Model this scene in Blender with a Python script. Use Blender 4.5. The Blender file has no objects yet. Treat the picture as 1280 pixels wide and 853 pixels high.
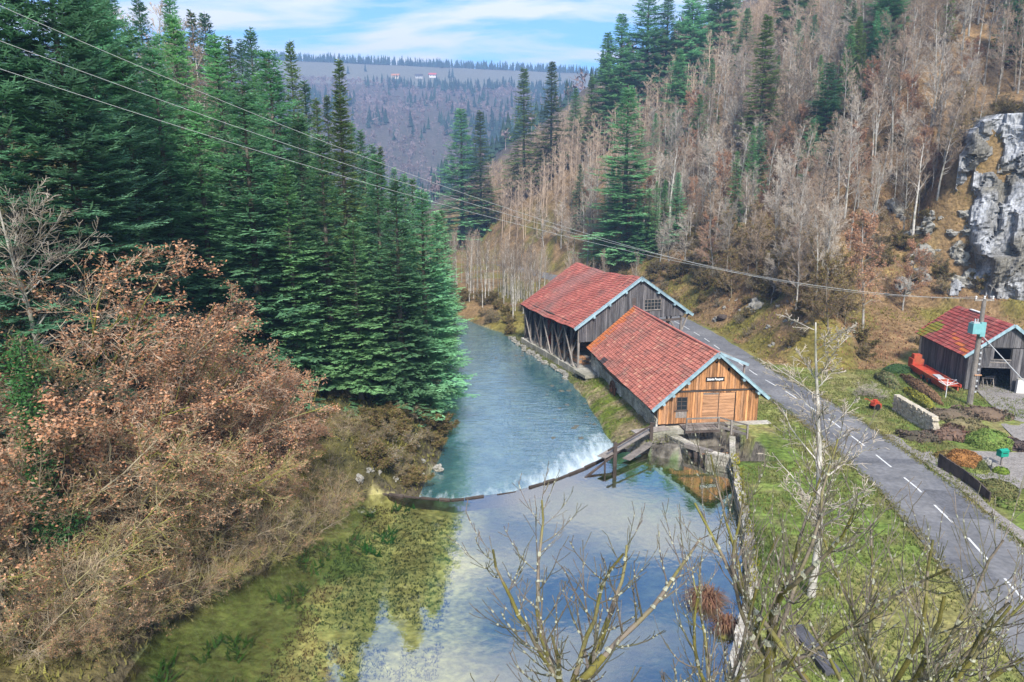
import bpy, bmesh, math, random
import numpy as np
from mathutils import Vector, Matrix, noise as mnoise
R = math.radians
S = bpy.context.scene
COL = S.collection

# ------------------------------------------------------------------ camera
PITCH, FPX, CZ = R(12.0), 870.0, 20.0
cd = bpy.data.cameras.new('camera'); cam = bpy.data.objects.new('camera', cd); COL.objects.link(cam)
cam.location = (0, 0, CZ); cam.rotation_euler = (R(90) - PITCH, 0, 0)
cd.sensor_width = 36; cd.lens = FPX / 1280 * 36; cd.clip_start = .5; cd.clip_end = 8000
S.camera = cam
# ------------------------------------------------------------------ sky, sun, exposure
SUN_EL, SUN_AZ = 44.0, 174.0        # azimuth clockwise from +Y
W = bpy.data.worlds.new('World'); S.world = W; W.use_nodes = True
nt = W.node_tree; nt.nodes.clear(); L = nt.links.new
def N(t, **k):
    n = nt.nodes.new(t)
    for a, b in k.items(): setattr(n, a, b)
    return n
out = N('ShaderNodeOutputWorld'); bg = N('ShaderNodeBackground'); bg.inputs[1].default_value = .105
sky = N('ShaderNodeTexSky', sky_type='NISHITA', sun_disc=False, sun_elevation=R(SUN_EL), sun_rotation=R(SUN_AZ), altitude=500)
tc = N('ShaderNodeTexCoord'); sep = N('ShaderNodeSeparateXYZ'); L(tc.outputs['Generated'], sep.inputs[0])
zz = N('ShaderNodeMath', operation='MAXIMUM'); L(sep.outputs[2], zz.inputs[0]); zz.inputs[1].default_value = 0.0
za = N('ShaderNodeMath', operation='ADD'); L(zz.outputs[0], za.inputs[0]); za.inputs[1].default_value = .12
dx = N('ShaderNodeMath', operation='DIVIDE'); L(sep.outputs[0], dx.inputs[0]); L(za.outputs[0], dx.inputs[1])
dy = N('ShaderNodeMath', operation='DIVIDE'); L(sep.outputs[1], dy.inputs[0]); L(za.outputs[0], dy.inputs[1])
cb = N('ShaderNodeCombineXYZ'); L(dx.outputs[0], cb.inputs[0]); L(dy.outputs[0], cb.inputs[1])
mp = N('ShaderNodeMapping'); mp.inputs['Location'].default_value = (5.7, 1.3, 0); mp.inputs['Rotation'].default_value = (0, 0, R(18)); mp.inputs['Scale'].default_value = (.55, 1.15, 1)
L(cb.outputs[0], mp.inputs[0])
nz = N('ShaderNodeTexNoise'); nz.inputs['Scale'].default_value = 2.0; nz.inputs['Detail'].default_value = 7; nz.inputs['Roughness'].default_value = .52; nz.inputs['Distortion'].default_value = .35
L(mp.outputs[0], nz.inputs['Vector'])
rp = N('ShaderNodeValToRGB'); rp.color_ramp.elements[0].position = .45; rp.color_ramp.elements[1].position = .575
L(nz.outputs[0], rp.inputs[0])
tint = N('ShaderNodeMixRGB', blend_type='MULTIPLY'); tint.inputs[0].default_value = 1; L(sky.outputs[0], tint.inputs[1]); tint.inputs[2].default_value = (.75, 1.2, 1.62, 1)
mx = N('ShaderNodeMixRGB'); L(rp.outputs[0], mx.inputs[0]); L(tint.outputs[0], mx.inputs[1]); mx.inputs[2].default_value = (7.2, 7.2, 7.2, 1)
L(mx.outputs[0], bg.inputs[0]); L(bg.outputs[0], out.inputs[0])
sd = bpy.data.lights.new('sun', 'SUN'); sd.energy = 5.0; sd.angle = R(9); sd.color = (1, .95, .87)
sun = bpy.data.objects.new('sun', sd); COL.objects.link(sun)
sv = Vector((math.sin(R(SUN_AZ)) * math.cos(R(SUN_EL)), math.cos(R(SUN_AZ)) * math.cos(R(SUN_EL)), math.sin(R(SUN_EL))))
sun.rotation_euler = sv.to_track_quat('Z', 'Y').to_euler(); sun.location = (0, -20, 60)
S.view_settings.view_transform = 'Standard'; S.view_settings.look = 'None'; S.view_settings.gamma = 1; S.view_settings.use_curve_mapping = False
S.view_settings.exposure = 0.86
S.render.engine = 'CYCLES'
cy = S.cycles; cy.max_bounces = 6; cy.diffuse_bounces = 2; cy.glossy_bounces = 3; cy.transmission_bounces = 4; cy.transparent_max_bounces = 12; cy.volume_bounces = 0
cy.use_denoising = True; cy.sample_clamp_indirect = 4; cy.caustics_reflective = False; cy.caustics_refractive = False

# ------------------------------------------------------------------ helpers
rng = np.random.default_rng(7); random.seed(7)
def at(px, py, z=0.0):
    a = (px - 640) / FPX; b = -(py - 426.5) / FPX
    d = (a, math.cos(PITCH) + b * math.sin(PITCH), -math.sin(PITCH) + b * math.cos(PITCH))
    t = (z - CZ) / d[2]
    return Vector((d[0] * t, d[1] * t, z))
def at_y(px, py, y):
    a = (px - 640) / FPX; b = -(py - 426.5) / FPX
    d = (a, math.cos(PITCH) + b * math.sin(PITCH), -math.sin(PITCH) + b * math.cos(PITCH))
    t = y / d[1]
    return Vector((d[0] * t, y, CZ + d[2] * t))
def proj(x, y, z):
    c, s = math.cos(PITCH), math.sin(PITCH)
    t = y * c - (z - CZ) * s; v = y * s + (z - CZ) * c
    return 640 + FPX * x / t, 426.5 - FPX * v / t, t
def sstep(a, b, x):
    t = np.clip((np.asarray(x, float) - a) / (b - a), 0, 1); return t * t * (3 - 2 * t)
_lat = np.random.default_rng(3).random((256, 256))
def vnoise(x, y):
    x = np.asarray(x, float); y = np.asarray(y, float)
    xi = np.floor(x).astype(int); yi = np.floor(y).astype(int); fx = x - xi; fy = y - yi
    fx = fx * fx * (3 - 2 * fx); fy = fy * fy * (3 - 2 * fy)
    a = _lat[xi & 255, yi & 255]; b = _lat[(xi + 1) & 255, yi & 255]; c = _lat[xi & 255, (yi + 1) & 255]; d = _lat[(xi + 1) & 255, (yi + 1) & 255]
    return (a * (1 - fx) + b * fx) * (1 - fy) + (c * (1 - fx) + d * fx) * fy
def fbm(x, y, o=4):
    s = 0; a = .5
    for k in range(o):
        s = s + a * vnoise(x * 2**k + 17 * k, y * 2**k + 31 * k); a *= .5
    return s / (1 - .5**o)

def tag(o, label=None, cat=None, group=None, kind=None):
    if label: o['label'] = label
    if cat: o['category'] = cat
    if group: o['group'] = group
    if kind: o['kind'] = kind
    return o
def link(name, data, parent=None):
    o = bpy.data.objects.new(name, data); COL.objects.link(o); o.parent = parent
    return o
def empty(name, loc=(0, 0, 0), rz=0, **k):
    o = link(name, None); o.location = loc; o.rotation_euler = (0, 0, rz); o.empty_display_size = .3
    return tag(o, **k)
def mesh_np(name, V, F, mats, smooth=False, col=None, mi=None, mesh_only=False, parent=None):
    """V (n,3); F list of int arrays each (m,k); col (n,3) per-point colours"""
    me = bpy.data.meshes.new(name)
    V = np.asarray(V, np.float32); F = [np.asarray(f, np.int32) for f in F if len(f)]
    nl = sum(f.size for f in F); nf = sum(len(f) for f in F)
    me.vertices.add(len(V)); me.vertices.foreach_set('co', V.ravel())
    me.loops.add(nl); me.polygons.add(nf)
    li = np.concatenate([f.ravel() for f in F]); tot = np.concatenate([np.full(len(f), f.shape[1], np.int32) for f in F])
    me.loops.foreach_set('vertex_index', li)
    me.polygons.foreach_set('loop_start', np.concatenate([[0], np.cumsum(tot)[:-1]]).astype(np.int32)); me.polygons.foreach_set('loop_total', tot)
    if mi is not None: me.polygons.foreach_set('material_index', np.asarray(mi, np.int32))
    me.polygons.foreach_set('use_smooth', np.full(nf, bool(smooth)))
    me.update(calc_edges=True)
    if col is not None:
        ca = me.color_attributes.new('col', 'FLOAT_COLOR', 'POINT')
        c4 = np.ones((len(V), 4), np.float32); c4[:, :3] = col; ca.data.foreach_set('color', c4.ravel())
    for m in (mats if isinstance(mats, (list, tuple)) else [mats]): me.materials.append(m)
    return me if mesh_only else link(name, me, parent)

class MB:
    """collects shapes for ONE mesh"""
    def __init__(s): s.v = []; s.f = []
    def poly(s, pts, faces):
        b = len(s.v); s.v += [tuple(p) for p in pts]; s.f += [tuple(b + i for i in f) for f in faces]; return s
    def hexa(s, P):   # 8 pts: bottom 4 ccw, top 4
        return s.poly(P, [(3, 2, 1, 0), (4, 5, 6, 7), (0, 1, 5, 4), (1, 2, 6, 5), (2, 3, 7, 6), (3, 0, 4, 7)])
    def box(s, x0, x1, y0, y1, z0, z1):
        return s.hexa([(x0, y0, z0), (x1, y0, z0), (x1, y1, z0), (x0, y1, z0), (x0, y0, z1), (x1, y0, z1), (x1, y1, z1), (x0, y1, z1)])
    def beam(s, a, b, w, h=None, up=(0, 0, 1)):
        a = Vector(a); b = Vector(b); h = h or w; d = (b - a).normalized(); u = Vector(up)
        sd = d.cross(u)
        if sd.length < 1e-3: sd = d.cross(Vector((1, 0, 0)))
        sd.normalize(); u = sd.cross(d).normalized(); sd *= w / 2; u *= h / 2
        return s.hexa([a - sd - u, a + sd - u, b + sd - u, b - sd - u, a - sd + u, a + sd + u, b + sd + u, b - sd + u])
    def tube(s, pts, rad, n=8, caps=True):
        pts = [Vector(p) for p in pts]; rad = rad if hasattr(rad, '__len__') else [rad] * len(pts)
        b = len(s.v); prev = None
        for i, p in enumerate(pts):
            d = (pts[min(i + 1, len(pts) - 1)] - pts[max(i - 1, 0)]).normalized()
            if prev is None: a = d.orthogonal().normalized()
            else: a = (prev - d * prev.dot(d)).normalized()
            prev = a; c = d.cross(a)
            for k in range(n):
                t = 2 * math.pi * k / n; s.v.append(tuple(p + (a * math.cos(t) + c * math.sin(t)) * rad[i]))
        for i in range(len(pts) - 1):
            for k in range(n):
                s.f.append((b + i * n + k, b + i * n + (k + 1) % n, b + (i + 1) * n + (k + 1) % n, b + (i + 1) * n + k))
        if caps:
            s.f.append(tuple(b + k for k in reversed(range(n)))); s.f.append(tuple(b + (len(pts) - 1) * n + k for k in range(n)))
        return s
    def mesh(s, name, m, smooth=False):
        me = bpy.data.meshes.new(name); me.from_pydata(s.v, [], s.f); me.materials.append(m)
        if smooth: me.polygons.foreach_set('use_smooth', [True] * len(me.polygons))
        me.update(); return me
    def build(s, name, m, parent=None, smooth=False): return link(name, s.mesh(name, m, smooth), parent)

# ------------------------------------------------------------------ materials
def material(name, base, rough=.85, var=.3, scale=3.0, bump=.0, bscale=None, attr=None, rnd=0.0, hue2=None, spec=.2, stretch=None, fine=0.0, coords='Object', detail=5, trans=0.0):
    m = bpy.data.materials.new(name); m.use_nodes = True; t = m.node_tree; p = t.nodes['Principled BSDF']; ln = t.links.new
    p.inputs['Roughness'].default_value = rough
    if 'Specular IOR Level' in p.inputs: p.inputs['Specular IOR Level'].default_value = spec
    tcn = t.nodes.new('ShaderNodeTexCoord'); vec = tcn.outputs[coords]
    if stretch:
        mpn = t.nodes.new('ShaderNodeMapping'); mpn.inputs['Scale'].default_value = stretch; ln(vec, mpn.inputs[0]); vec = mpn.outputs[0]
    n1 = t.nodes.new('ShaderNodeTexNoise'); n1.inputs['Scale'].default_value = scale; n1.inputs['Detail'].default_value = detail; n1.inputs['Roughness'].default_value = .6; ln(vec, n1.inputs['Vector'])
    if attr:
        a = t.nodes.new('ShaderNodeAttribute'); a.attribute_name = attr; src = a.outputs['Color']
    else:
        rg = t.nodes.new('ShaderNodeRGB'); rg.outputs[0].default_value = (*base, 1); src = rg.outputs[0]
    if hue2:
        r2 = t.nodes.new('ShaderNodeValToRGB'); r2.color_ramp.elements[0].position = .45; r2.color_ramp.elements[1].position = .6; n2 = t.nodes.new('ShaderNodeTexNoise'); n2.inputs['Scale'].default_value = scale * .37; n2.inputs['Detail'].default_value = 4; ln(vec, n2.inputs['Vector']); ln(n2.outputs[0], r2.inputs[0])
        mm = t.nodes.new('ShaderNodeMixRGB'); ln(r2.outputs[0], mm.inputs[0]); ln(src, mm.inputs[1]); mm.inputs[2].default_value = (*hue2, 1); src = mm.outputs[0]
    mr = t.nodes.new('ShaderNodeMapRange'); ln(n1.outputs[0], mr.inputs[0]); mr.inputs[1].default_value = .25; mr.inputs[2].default_value = .75; mr.inputs[3].default_value = 1 - var; mr.inputs[4].default_value = 1 + var
    val = mr.outputs[0]
    if fine:
        n3 = t.nodes.new('ShaderNodeTexNoise'); n3.inputs['Scale'].default_value = scale * 7; n3.inputs['Detail'].default_value = 3; ln(vec, n3.inputs['Vector'])
        m3 = t.nodes.new('ShaderNodeMapRange'); ln(n3.outputs[0], m3.inputs[0]); m3.inputs[1].default_value = .3; m3.inputs[2].default_value = .7; m3.inputs[3].default_value = 1 - fine; m3.inputs[4].default_value = 1 + fine
        q = t.nodes.new('ShaderNodeMath'); q.operation = 'MULTIPLY'; ln(val, q.inputs[0]); ln(m3.outputs[0], q.inputs[1]); val = q.outputs[0]
    if rnd:
        oi = t.nodes.new('ShaderNodeObjectInfo'); mo = t.nodes.new('ShaderNodeMapRange'); ln(oi.outputs['Random'], mo.inputs[0]); mo.inputs[3].default_value = 1 - rnd; mo.inputs[4].default_value = 1 + rnd
        q = t.nodes.new('ShaderNodeMath'); q.operation = 'MULTIPLY'; ln(val, q.inputs[0]); ln(mo.outputs[0], q.inputs[1]); val = q.outputs[0]
    mul = t.nodes.new('ShaderNodeVectorMath'); mul.operation = 'SCALE'; ln(src, mul.inputs[0]); ln(val, mul.inputs['Scale'])
    ln(mul.outputs[0], p.inputs['Base Color'])
    if bump:
        bn = t.nodes.new('ShaderNodeTexNoise'); bn.inputs['Scale'].default_value = bscale or scale * 3; bn.inputs['Detail'].default_value = 4; ln(vec, bn.inputs['Vector'])
        b = t.nodes.new('ShaderNodeBump'); b.inputs['Strength'].default_value = 1; b.inputs['Distance'].default_value = bump; ln(bn.outputs[0], b.inputs['Height']); ln(b.outputs[0], p.inputs['Normal'])
    if trans:   # light through thin leaves
        tr = t.nodes.new('ShaderNodeBsdfTranslucent'); ln(mul.outputs[0], tr.inputs[0]); ms = t.nodes.new('ShaderNodeMixShader'); ms.inputs[0].default_value = trans
        ln(p.outputs[0], ms.inputs[1]); ln(tr.outputs[0], ms.inputs[2]); ln(ms.outputs[0], t.nodes['Material Output'].inputs[0])
    return m
M = {}
M['terrain'] = material('terrain', (1, 1, 1), .95, .5, .35, .35, 1.6, attr='col', fine=.38, spec=.1)
M['asphalt'] = material('asphalt', (.125, .125, .132), .8, .25, .5, .01, 30, fine=.2, hue2=(.16, .157, .16))
M['paint'] = material('road_paint', (.52, .52, .51), .8, .35, 5, fine=.35)
M['gravel'] = material('gravel', (.22, .20, .185), .95, .25, 1.2, .05, 14, fine=.35)
M['fir'] = material('fir_needles', (1, 1, 1), .7, .35, .5, attr='col', rnd=.42, trans=.32, spec=.15)
M['spruce'] = material('spruce_needles', (1, 1, 1), .7, .3, .5, attr='col', rnd=.3, trans=.32, spec=.15)
M['bark'] = material('bark', (.15, .125, .105), .9, .35, 2, .03, 9, rnd=.25, hue2=(.10, .10, .06))
M['palebark'] = material('pale_bark', (.38, .355, .32), .9, .35, 2, .02, 9, rnd=.25, hue2=(.19, .185, .15))
M['twig'] = material('twigs', (.29, .22, .16), .9, .25, 1, rnd=.4, coords='Object')
M['paletwig'] = material('pale_twigs', (.36, .31, .255), .9, .25, 1, rnd=.3)
M['beechleaf'] = material('dry_beech_leaves', (1, 1, 1), .8, .25, 1, attr='col', rnd=.22, trans=.3)
M['mossbark'] = material('mossy_bark', (.17, .14, .11), .95, .3, 1.5, .03, 9, hue2=(.17, .16, .04))
M['moss'] = material('moss', (.13, .115, .03), .95, .4, 5, .03, 20, hue2=(.09, .085, .03))
M['thickettwig'] = material('thicket_twigs', (.27, .205, .135), .9, .3, 1, rnd=.3, hue2=(.22, .20, .07))
M['mossbranch'] = material('mossy_branches', (.24, .20, .14), .95, .3, 1.2, rnd=.25, hue2=(.24, .23, .045))
M['lichen'] = material('lichen', (.30, .30, .225), .95, .3, 6, .02, 30)
M['ivy'] = material('ivy_leaves', (.045, .13, .035), .5, .35, 2, rnd=.1, trans=.2)
M['scrub'] = material('scrub_leaves', (1, 1, 1), .85, .3, 1, attr='col', rnd=.25, trans=.2)
M['grass'] = material('grass_blades', (1, 1, 1), .8, .2, 1, attr='col', trans=.3)
M['rock'] = material('limestone', (.24, .23, .205), .9, .35, .6, .12, 2.5, hue2=(.24, .225, .19), fine=.3, rnd=.15)
M['cliff'] = material('cliff_rock', (.285, .29, .305), .9, .4, .5, .35, 1.6, hue2=(.14, .13, .11), fine=.45, stretch=(1, 1, .5), detail=9)
M['tile'] = material('clay_tiles', (1, 1, 1), .75, .2, 1.2, attr='col', fine=.15)
M['orangewood'] = material('honey_planks', (.42, .20, .085), .75, .5, 1.3, .01, 6, rnd=.42, stretch=(5, 5, .6), hue2=(.30, .16, .085), fine=.2)
M['doorwood'] = material('door_planks', (.40, .215, .115), .75, .45, 1.3, .01, 6, rnd=.15, stretch=(.6, 5, 5), fine=.2)
M['greywood'] = material('weathered_planks', (.115, .108, .11), .85, .5, 1.2, .01, 6, rnd=.35, stretch=(5, 5, .5), hue2=(.07, .066, .07), fine=.25)
M['brownwood'] = material('brown_planks', (.21, .145, .105), .85, .4, 1.2, .01, 6, rnd=.22, stretch=(5, 5, .5), fine=.2)
M['timber'] = material('silver_timber', (.21, .185, .165), .85, .4, 1.5, .01, 8, rnd=.2, fine=.2)
M['darktimber'] = material('dark_timber', (.075, .058, .05), .85, .4, 1.5, .01, 8, rnd=.2)
M['dark'] = material('dark_interior', (.015, .014, .014), .95, .2, 2)
M['blue'] = material('pale_blue_paint', (.26, .38, .43), .6, .28, 2.5, rnd=.08, hue2=(.21, .30, .34), fine=.12)
M['masonry'] = material('rubble_masonry', (.37, .34, .29), .95, .4, .8, .08, 4, hue2=(.20, .19, .14), fine=.35)
M['limewash'] = material('limewashed_rubble', (.36, .33, .28), .95, .4, .8, .08, 4, hue2=(.58, .55, .50), fine=.3)
M['slate'] = material('dark_slate', (.07, .07, .08), .6, .3, 2, fine=.2)
M['concrete'] = material('old_concrete', (.36, .34, .30), .95, .3, .7, .03, 6, hue2=(.24, .23, .18), fine=.25)
M['rust'] = material('rusty_iron', (.13, .06, .035), .8, .4, 3, .01, 20)
M['redmetal'] = material('red_painted_steel', (.42, .055, .03), .55, .3, 2, hue2=(.34, .09, .045), fine=.2)
M['whitemetal'] = material('white_metal', (.7, .7, .7), .5, .1, 3)
M['teal'] = material('teal_enamel', (.16, .36, .38), .5, .15, 3)
M['greenplastic'] = material('green_plastic', (.01, .23, .16), .45, .1, 3)
M['black'] = material('black_board', (.02, .018, .018), .6, .1, 3)
M['letter'] = material('white_lettering', (.8, .8, .8), .6, .03, 3)
M['glass'] = material('dark_panes', (.02, .025, .03), .08, .2, 2, spec=.5)
M['whitewall'] = material('white_render', (.62, .60, .58), .9, .12, 1.5, fine=.1)
M['cable'] = material('aluminium_cable', (.36, .37, .38), .6, .05, 3)
M['drystone'] = material('dry_stone', (.42, .37, .29), .95, .4, 1.6, .04, 8, fine=.3, rnd=.2)
M['bush'] = material('clipped_bush', (1, 1, 1), .85, .3, 3, attr='col')
M['foam'] = material('foam', (.8, .85, .87), .6, .1, 3)
M['weed'] = material('water_weed', (1, 1, 1), .9, .3, 2, attr='col')
M['far'] = material('far_forest', (1, 1, 1), .9, .25, .05, attr='col')

def water_mat(name, tint, ior, bumps, foam=False):
    m = bpy.data.materials.new(name); m.use_nodes = True; t = m.node_tree; t.nodes.clear(); ln = t.links.new; nn = t.nodes.new
    o = nn('ShaderNodeOutputMaterial'); tr = nn('ShaderNodeBsdfTransparent'); tr.inputs[0].default_value = (*tint, 1)
    gl = nn('ShaderNodeBsdfGlossy'); gl.inputs['Roughness'].default_value = .02
    tcn = nn('ShaderNodeTexCoord'); prev = None
    for sc, dist, st in bumps:
        mpn = nn('ShaderNodeMapping'); mpn.inputs['Scale'].default_value = st; ln(tcn.outputs['Object'], mpn.inputs[0])
        nz = nn('ShaderNodeTexNoise'); nz.inputs['Scale'].default_value = sc; nz.inputs['Detail'].default_value = 4; ln(mpn.outputs[0], nz.inputs['Vector'])
        b = nn('ShaderNodeBump'); b.inputs['Distance'].default_value = dist; b.inputs['Strength'].default_value = 1; ln(nz.outputs[0], b.inputs['Height'])
        if prev: ln(prev.outputs[0], b.inputs['Normal'])
        prev = b
    ln(prev.outputs[0], gl.inputs['Normal'])
    # Schlick reflectance, the same from above and below the surface
    geo = nn('ShaderNodeNewGeometry'); dt = nn('ShaderNodeVectorMath'); dt.operation = 'DOT_PRODUCT'; ln(geo.outputs['Incoming'], dt.inputs[0]); ln(prev.outputs[0], dt.inputs[1])
    def mth(op, a, b=None):
        k = nn('ShaderNodeMath'); k.operation = op
        for i, v in enumerate((a, b)):
            if v is None: continue
            if isinstance(v, (int, float)): k.inputs[i].default_value = v
            else: ln(v, k.inputs[i])
        return k.outputs[0]
    c5 = mth('POWER', mth('SUBTRACT', 1.0, mth('MINIMUM', mth('ABSOLUTE', dt.outputs['Value']), 1.0)), 5.0)
    frv = mth('ADD', mth('MULTIPLY', c5, 1 - ior), ior)
    mix = nn('ShaderNodeMixShader'); ln(frv, mix.inputs[0]); ln(tr.outputs[0], mix.inputs[1]); ln(gl.outputs[0], mix.inputs[2]); fin = mix
    if foam:
        a = nn('ShaderNodeAttribute'); a.attribute_name = 'foam'
        mpn = nn('ShaderNodeMapping'); mpn.inputs['Scale'].default_value = (1.5, .30, 1); mpn.inputs['Rotation'].default_value = (0, 0, R(-22)); ln(tcn.outputs['Object'], mpn.inputs[0])
        nz = nn('ShaderNodeTexNoise'); nz.inputs['Scale'].default_value = 1.3; nz.inputs['Detail'].default_value = 7; nz.inputs['Roughness'].default_value = .65; ln(mpn.outputs[0], nz.inputs['Vector'])
        gate = nn('ShaderNodeMapRange'); ln(a.outputs['Fac'], gate.inputs[0]); gate.inputs[1].default_value = .0; gate.inputs[2].default_value = .12
        ad = nn('ShaderNodeMath'); ad.operation = 'ADD'; ln(nz.outputs[0], ad.inputs[0]); ln(a.outputs['Fac'], ad.inputs[1])
        mr = nn('ShaderNodeMapRange'); ln(ad.outputs[0], mr.inputs[0]); mr.inputs[1].default_value = .68; mr.inputs[2].default_value = 1.25; mr.inputs[4].default_value = .72
        df = nn('ShaderNodeBsdfDiffuse'); df.inputs[0].default_value = (.72, .80, .83, 1)
        dq = nn('ShaderNodeBsdfDiffuse'); dq.inputs[0].default_value = (.10, .36, .47, 1); m1 = nn('ShaderNodeMixShader'); m1.inputs[0].default_value = .13; ln(mix.outputs[0], m1.inputs[1]); ln(dq.outputs[0], m1.inputs[2])   # air bubbles in the running water
        gm = nn('ShaderNodeMath'); gm.operation = 'MULTIPLY'; ln(mr.outputs[0], gm.inputs[0]); ln(gate.outputs[0], gm.inputs[1]); m2 = nn('ShaderNodeMixShader'); ln(gm.outputs[0], m2.inputs[0]); ln(m1.outputs[0], m2.inputs[1]); ln(df.outputs[0], m2.inputs[2]); fin = m2
    ln(fin.outputs[0], o.inputs[0]); return m
M['pond'] = water_mat('pond_water', (.94, .97, .84), .47, [(2.2, .004, (1, 1, 1)), (.35, .012, (1, .5, 1))])
M['river'] = water_mat('river_water', (.75, .93, .92), .48, [(1.3, .06, (.5, 1.3, 1)), (4.5, .022, (.6, 1.2, 1)), (.3, .06, (1, 1, 1))], foam=True)

# ------------------------------------------------------------------ layout lines
ZP, ZR = -1.0, -2.2
_a, _b = at(822, 531), at(946, 526); PLX, PLY, PRZ = _a.x, _a.y, math.atan2(_b.y - _a.y, _b.x - _a.x)
def poly_y(pts):
    pts = sorted(pts, key=lambda p: p[0]); return np.array([p[0] for p in pts]), np.array([p[1] for p in pts])
def xy(px, py, z): p = at(px, py, z); return (p.y, p.x)
LB = poly_y([(-200, -30), (0, -24), (22, -16.5), xy(165, 853, ZP), xy(205, 785, ZP), xy(340, 712, ZP), xy(405, 660, ZP), xy(440, 622, ZP), (46.6, -8.2), (48.5, -6.8), xy(532, 604, ZR), xy(552, 572, ZR), xy(563, 540, ZR), xy(556, 515, ZR), xy(545, 496, ZR), xy(556, 470, ZR), xy(566, 450, ZR), xy(572, 425, ZR), (116, -9), (124, -15), (135, -24), (150, -33), (180, -46), (250, -72), (400, -80), (800, -150), (4000, -300)])
RB = poly_y([(-200, 20), (0, 12), xy(912, 853, ZP), xy(936, 745, ZP), xy(932, 690, ZP), (51.5, 17.2), (52.6, 13.5), (54.2, 10.6), (56.5, 9.2), xy(757, 545, ZR), xy(742, 520, ZR), xy(731, 500, ZR), xy(700, 467, ZR), xy(658, 441, ZR), xy(642, 428, ZR), (111, -2), (117, -5.5), (126, -10), (138, -18), (152, -27), (180, -40), (250, -66), (400, -70), (800, -135), (4000, -280)])
_q = at_y(1216, 350, 101); CLX, CLY, CLZ = _q.x - 1.5, _q.y + 4, _q.z - 3; CUX, CUY, CNX, CNY = math.cos(-.52), math.sin(-.52), math.sin(-.52), -math.cos(-.52)
def xl(y): return np.interp(y, *LB)
def xr(y): return np.interp(y, *RB)
WX = np.array([-30, -11, -7.5, -4, 0, 3.4, 6.0, 8.2, 11, 40]); WY = np.array([47.5, 47.0, 45.9, 45.3, 46.6, 48.9, 51.4, 54.0, 56.5, 58])
def yw(x): return np.interp(x, WX, WY)
RC = poly_y([(-60, 14), (0, 19.5), (20, 23.3), (31.7, 25.7), (38, 27.0), (45, 28.0), (52, 28.4), (60, 28.6), (68, 28.2), (76, 27.4), (86, 27.2), (96, 27), (106, 26.2), (116, 25), (128, 23), (142, 19.5), (160, 13), (190, 1), (260, -22)])
def xroad(y): return np.interp(y, *RC)
FT = [(150, -60), (120, 10), (92, 55), (74, 88), (60, 91), (50, 88), (44, 80), (37, 78), (32.2, 82), (31.5, 92), (31, 104), (29.5, 114), (27.5, 126), (24, 140), (17.5, 160), (6, 190), (-18, 260), (-60, 400), (-120, 800), (-220, 1500), (-300, 4000)]
def foot_dist(x, y):
    x = np.asarray(x, float); y = np.asarray(y, float); best = np.full(x.shape, 1e9); sg = np.zeros(x.shape)
    for (ax, ay), (bx, by) in zip(FT, FT[1:]):
        ex, ey = bx - ax, by - ay; t = np.clip(((x - ax) * ex + (y - ay) * ey) / (ex * ex + ey * ey), 0, 1)
        d = np.hypot(x - ax - t * ex, y - ay - t * ey); cr = (x - ax) * ey - (y - ay) * ex
        k = d < best - 1e-9; best = np.where(k, d, best); sg = np.where(k, np.sign(cr), sg)
    return best * sg
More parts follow.
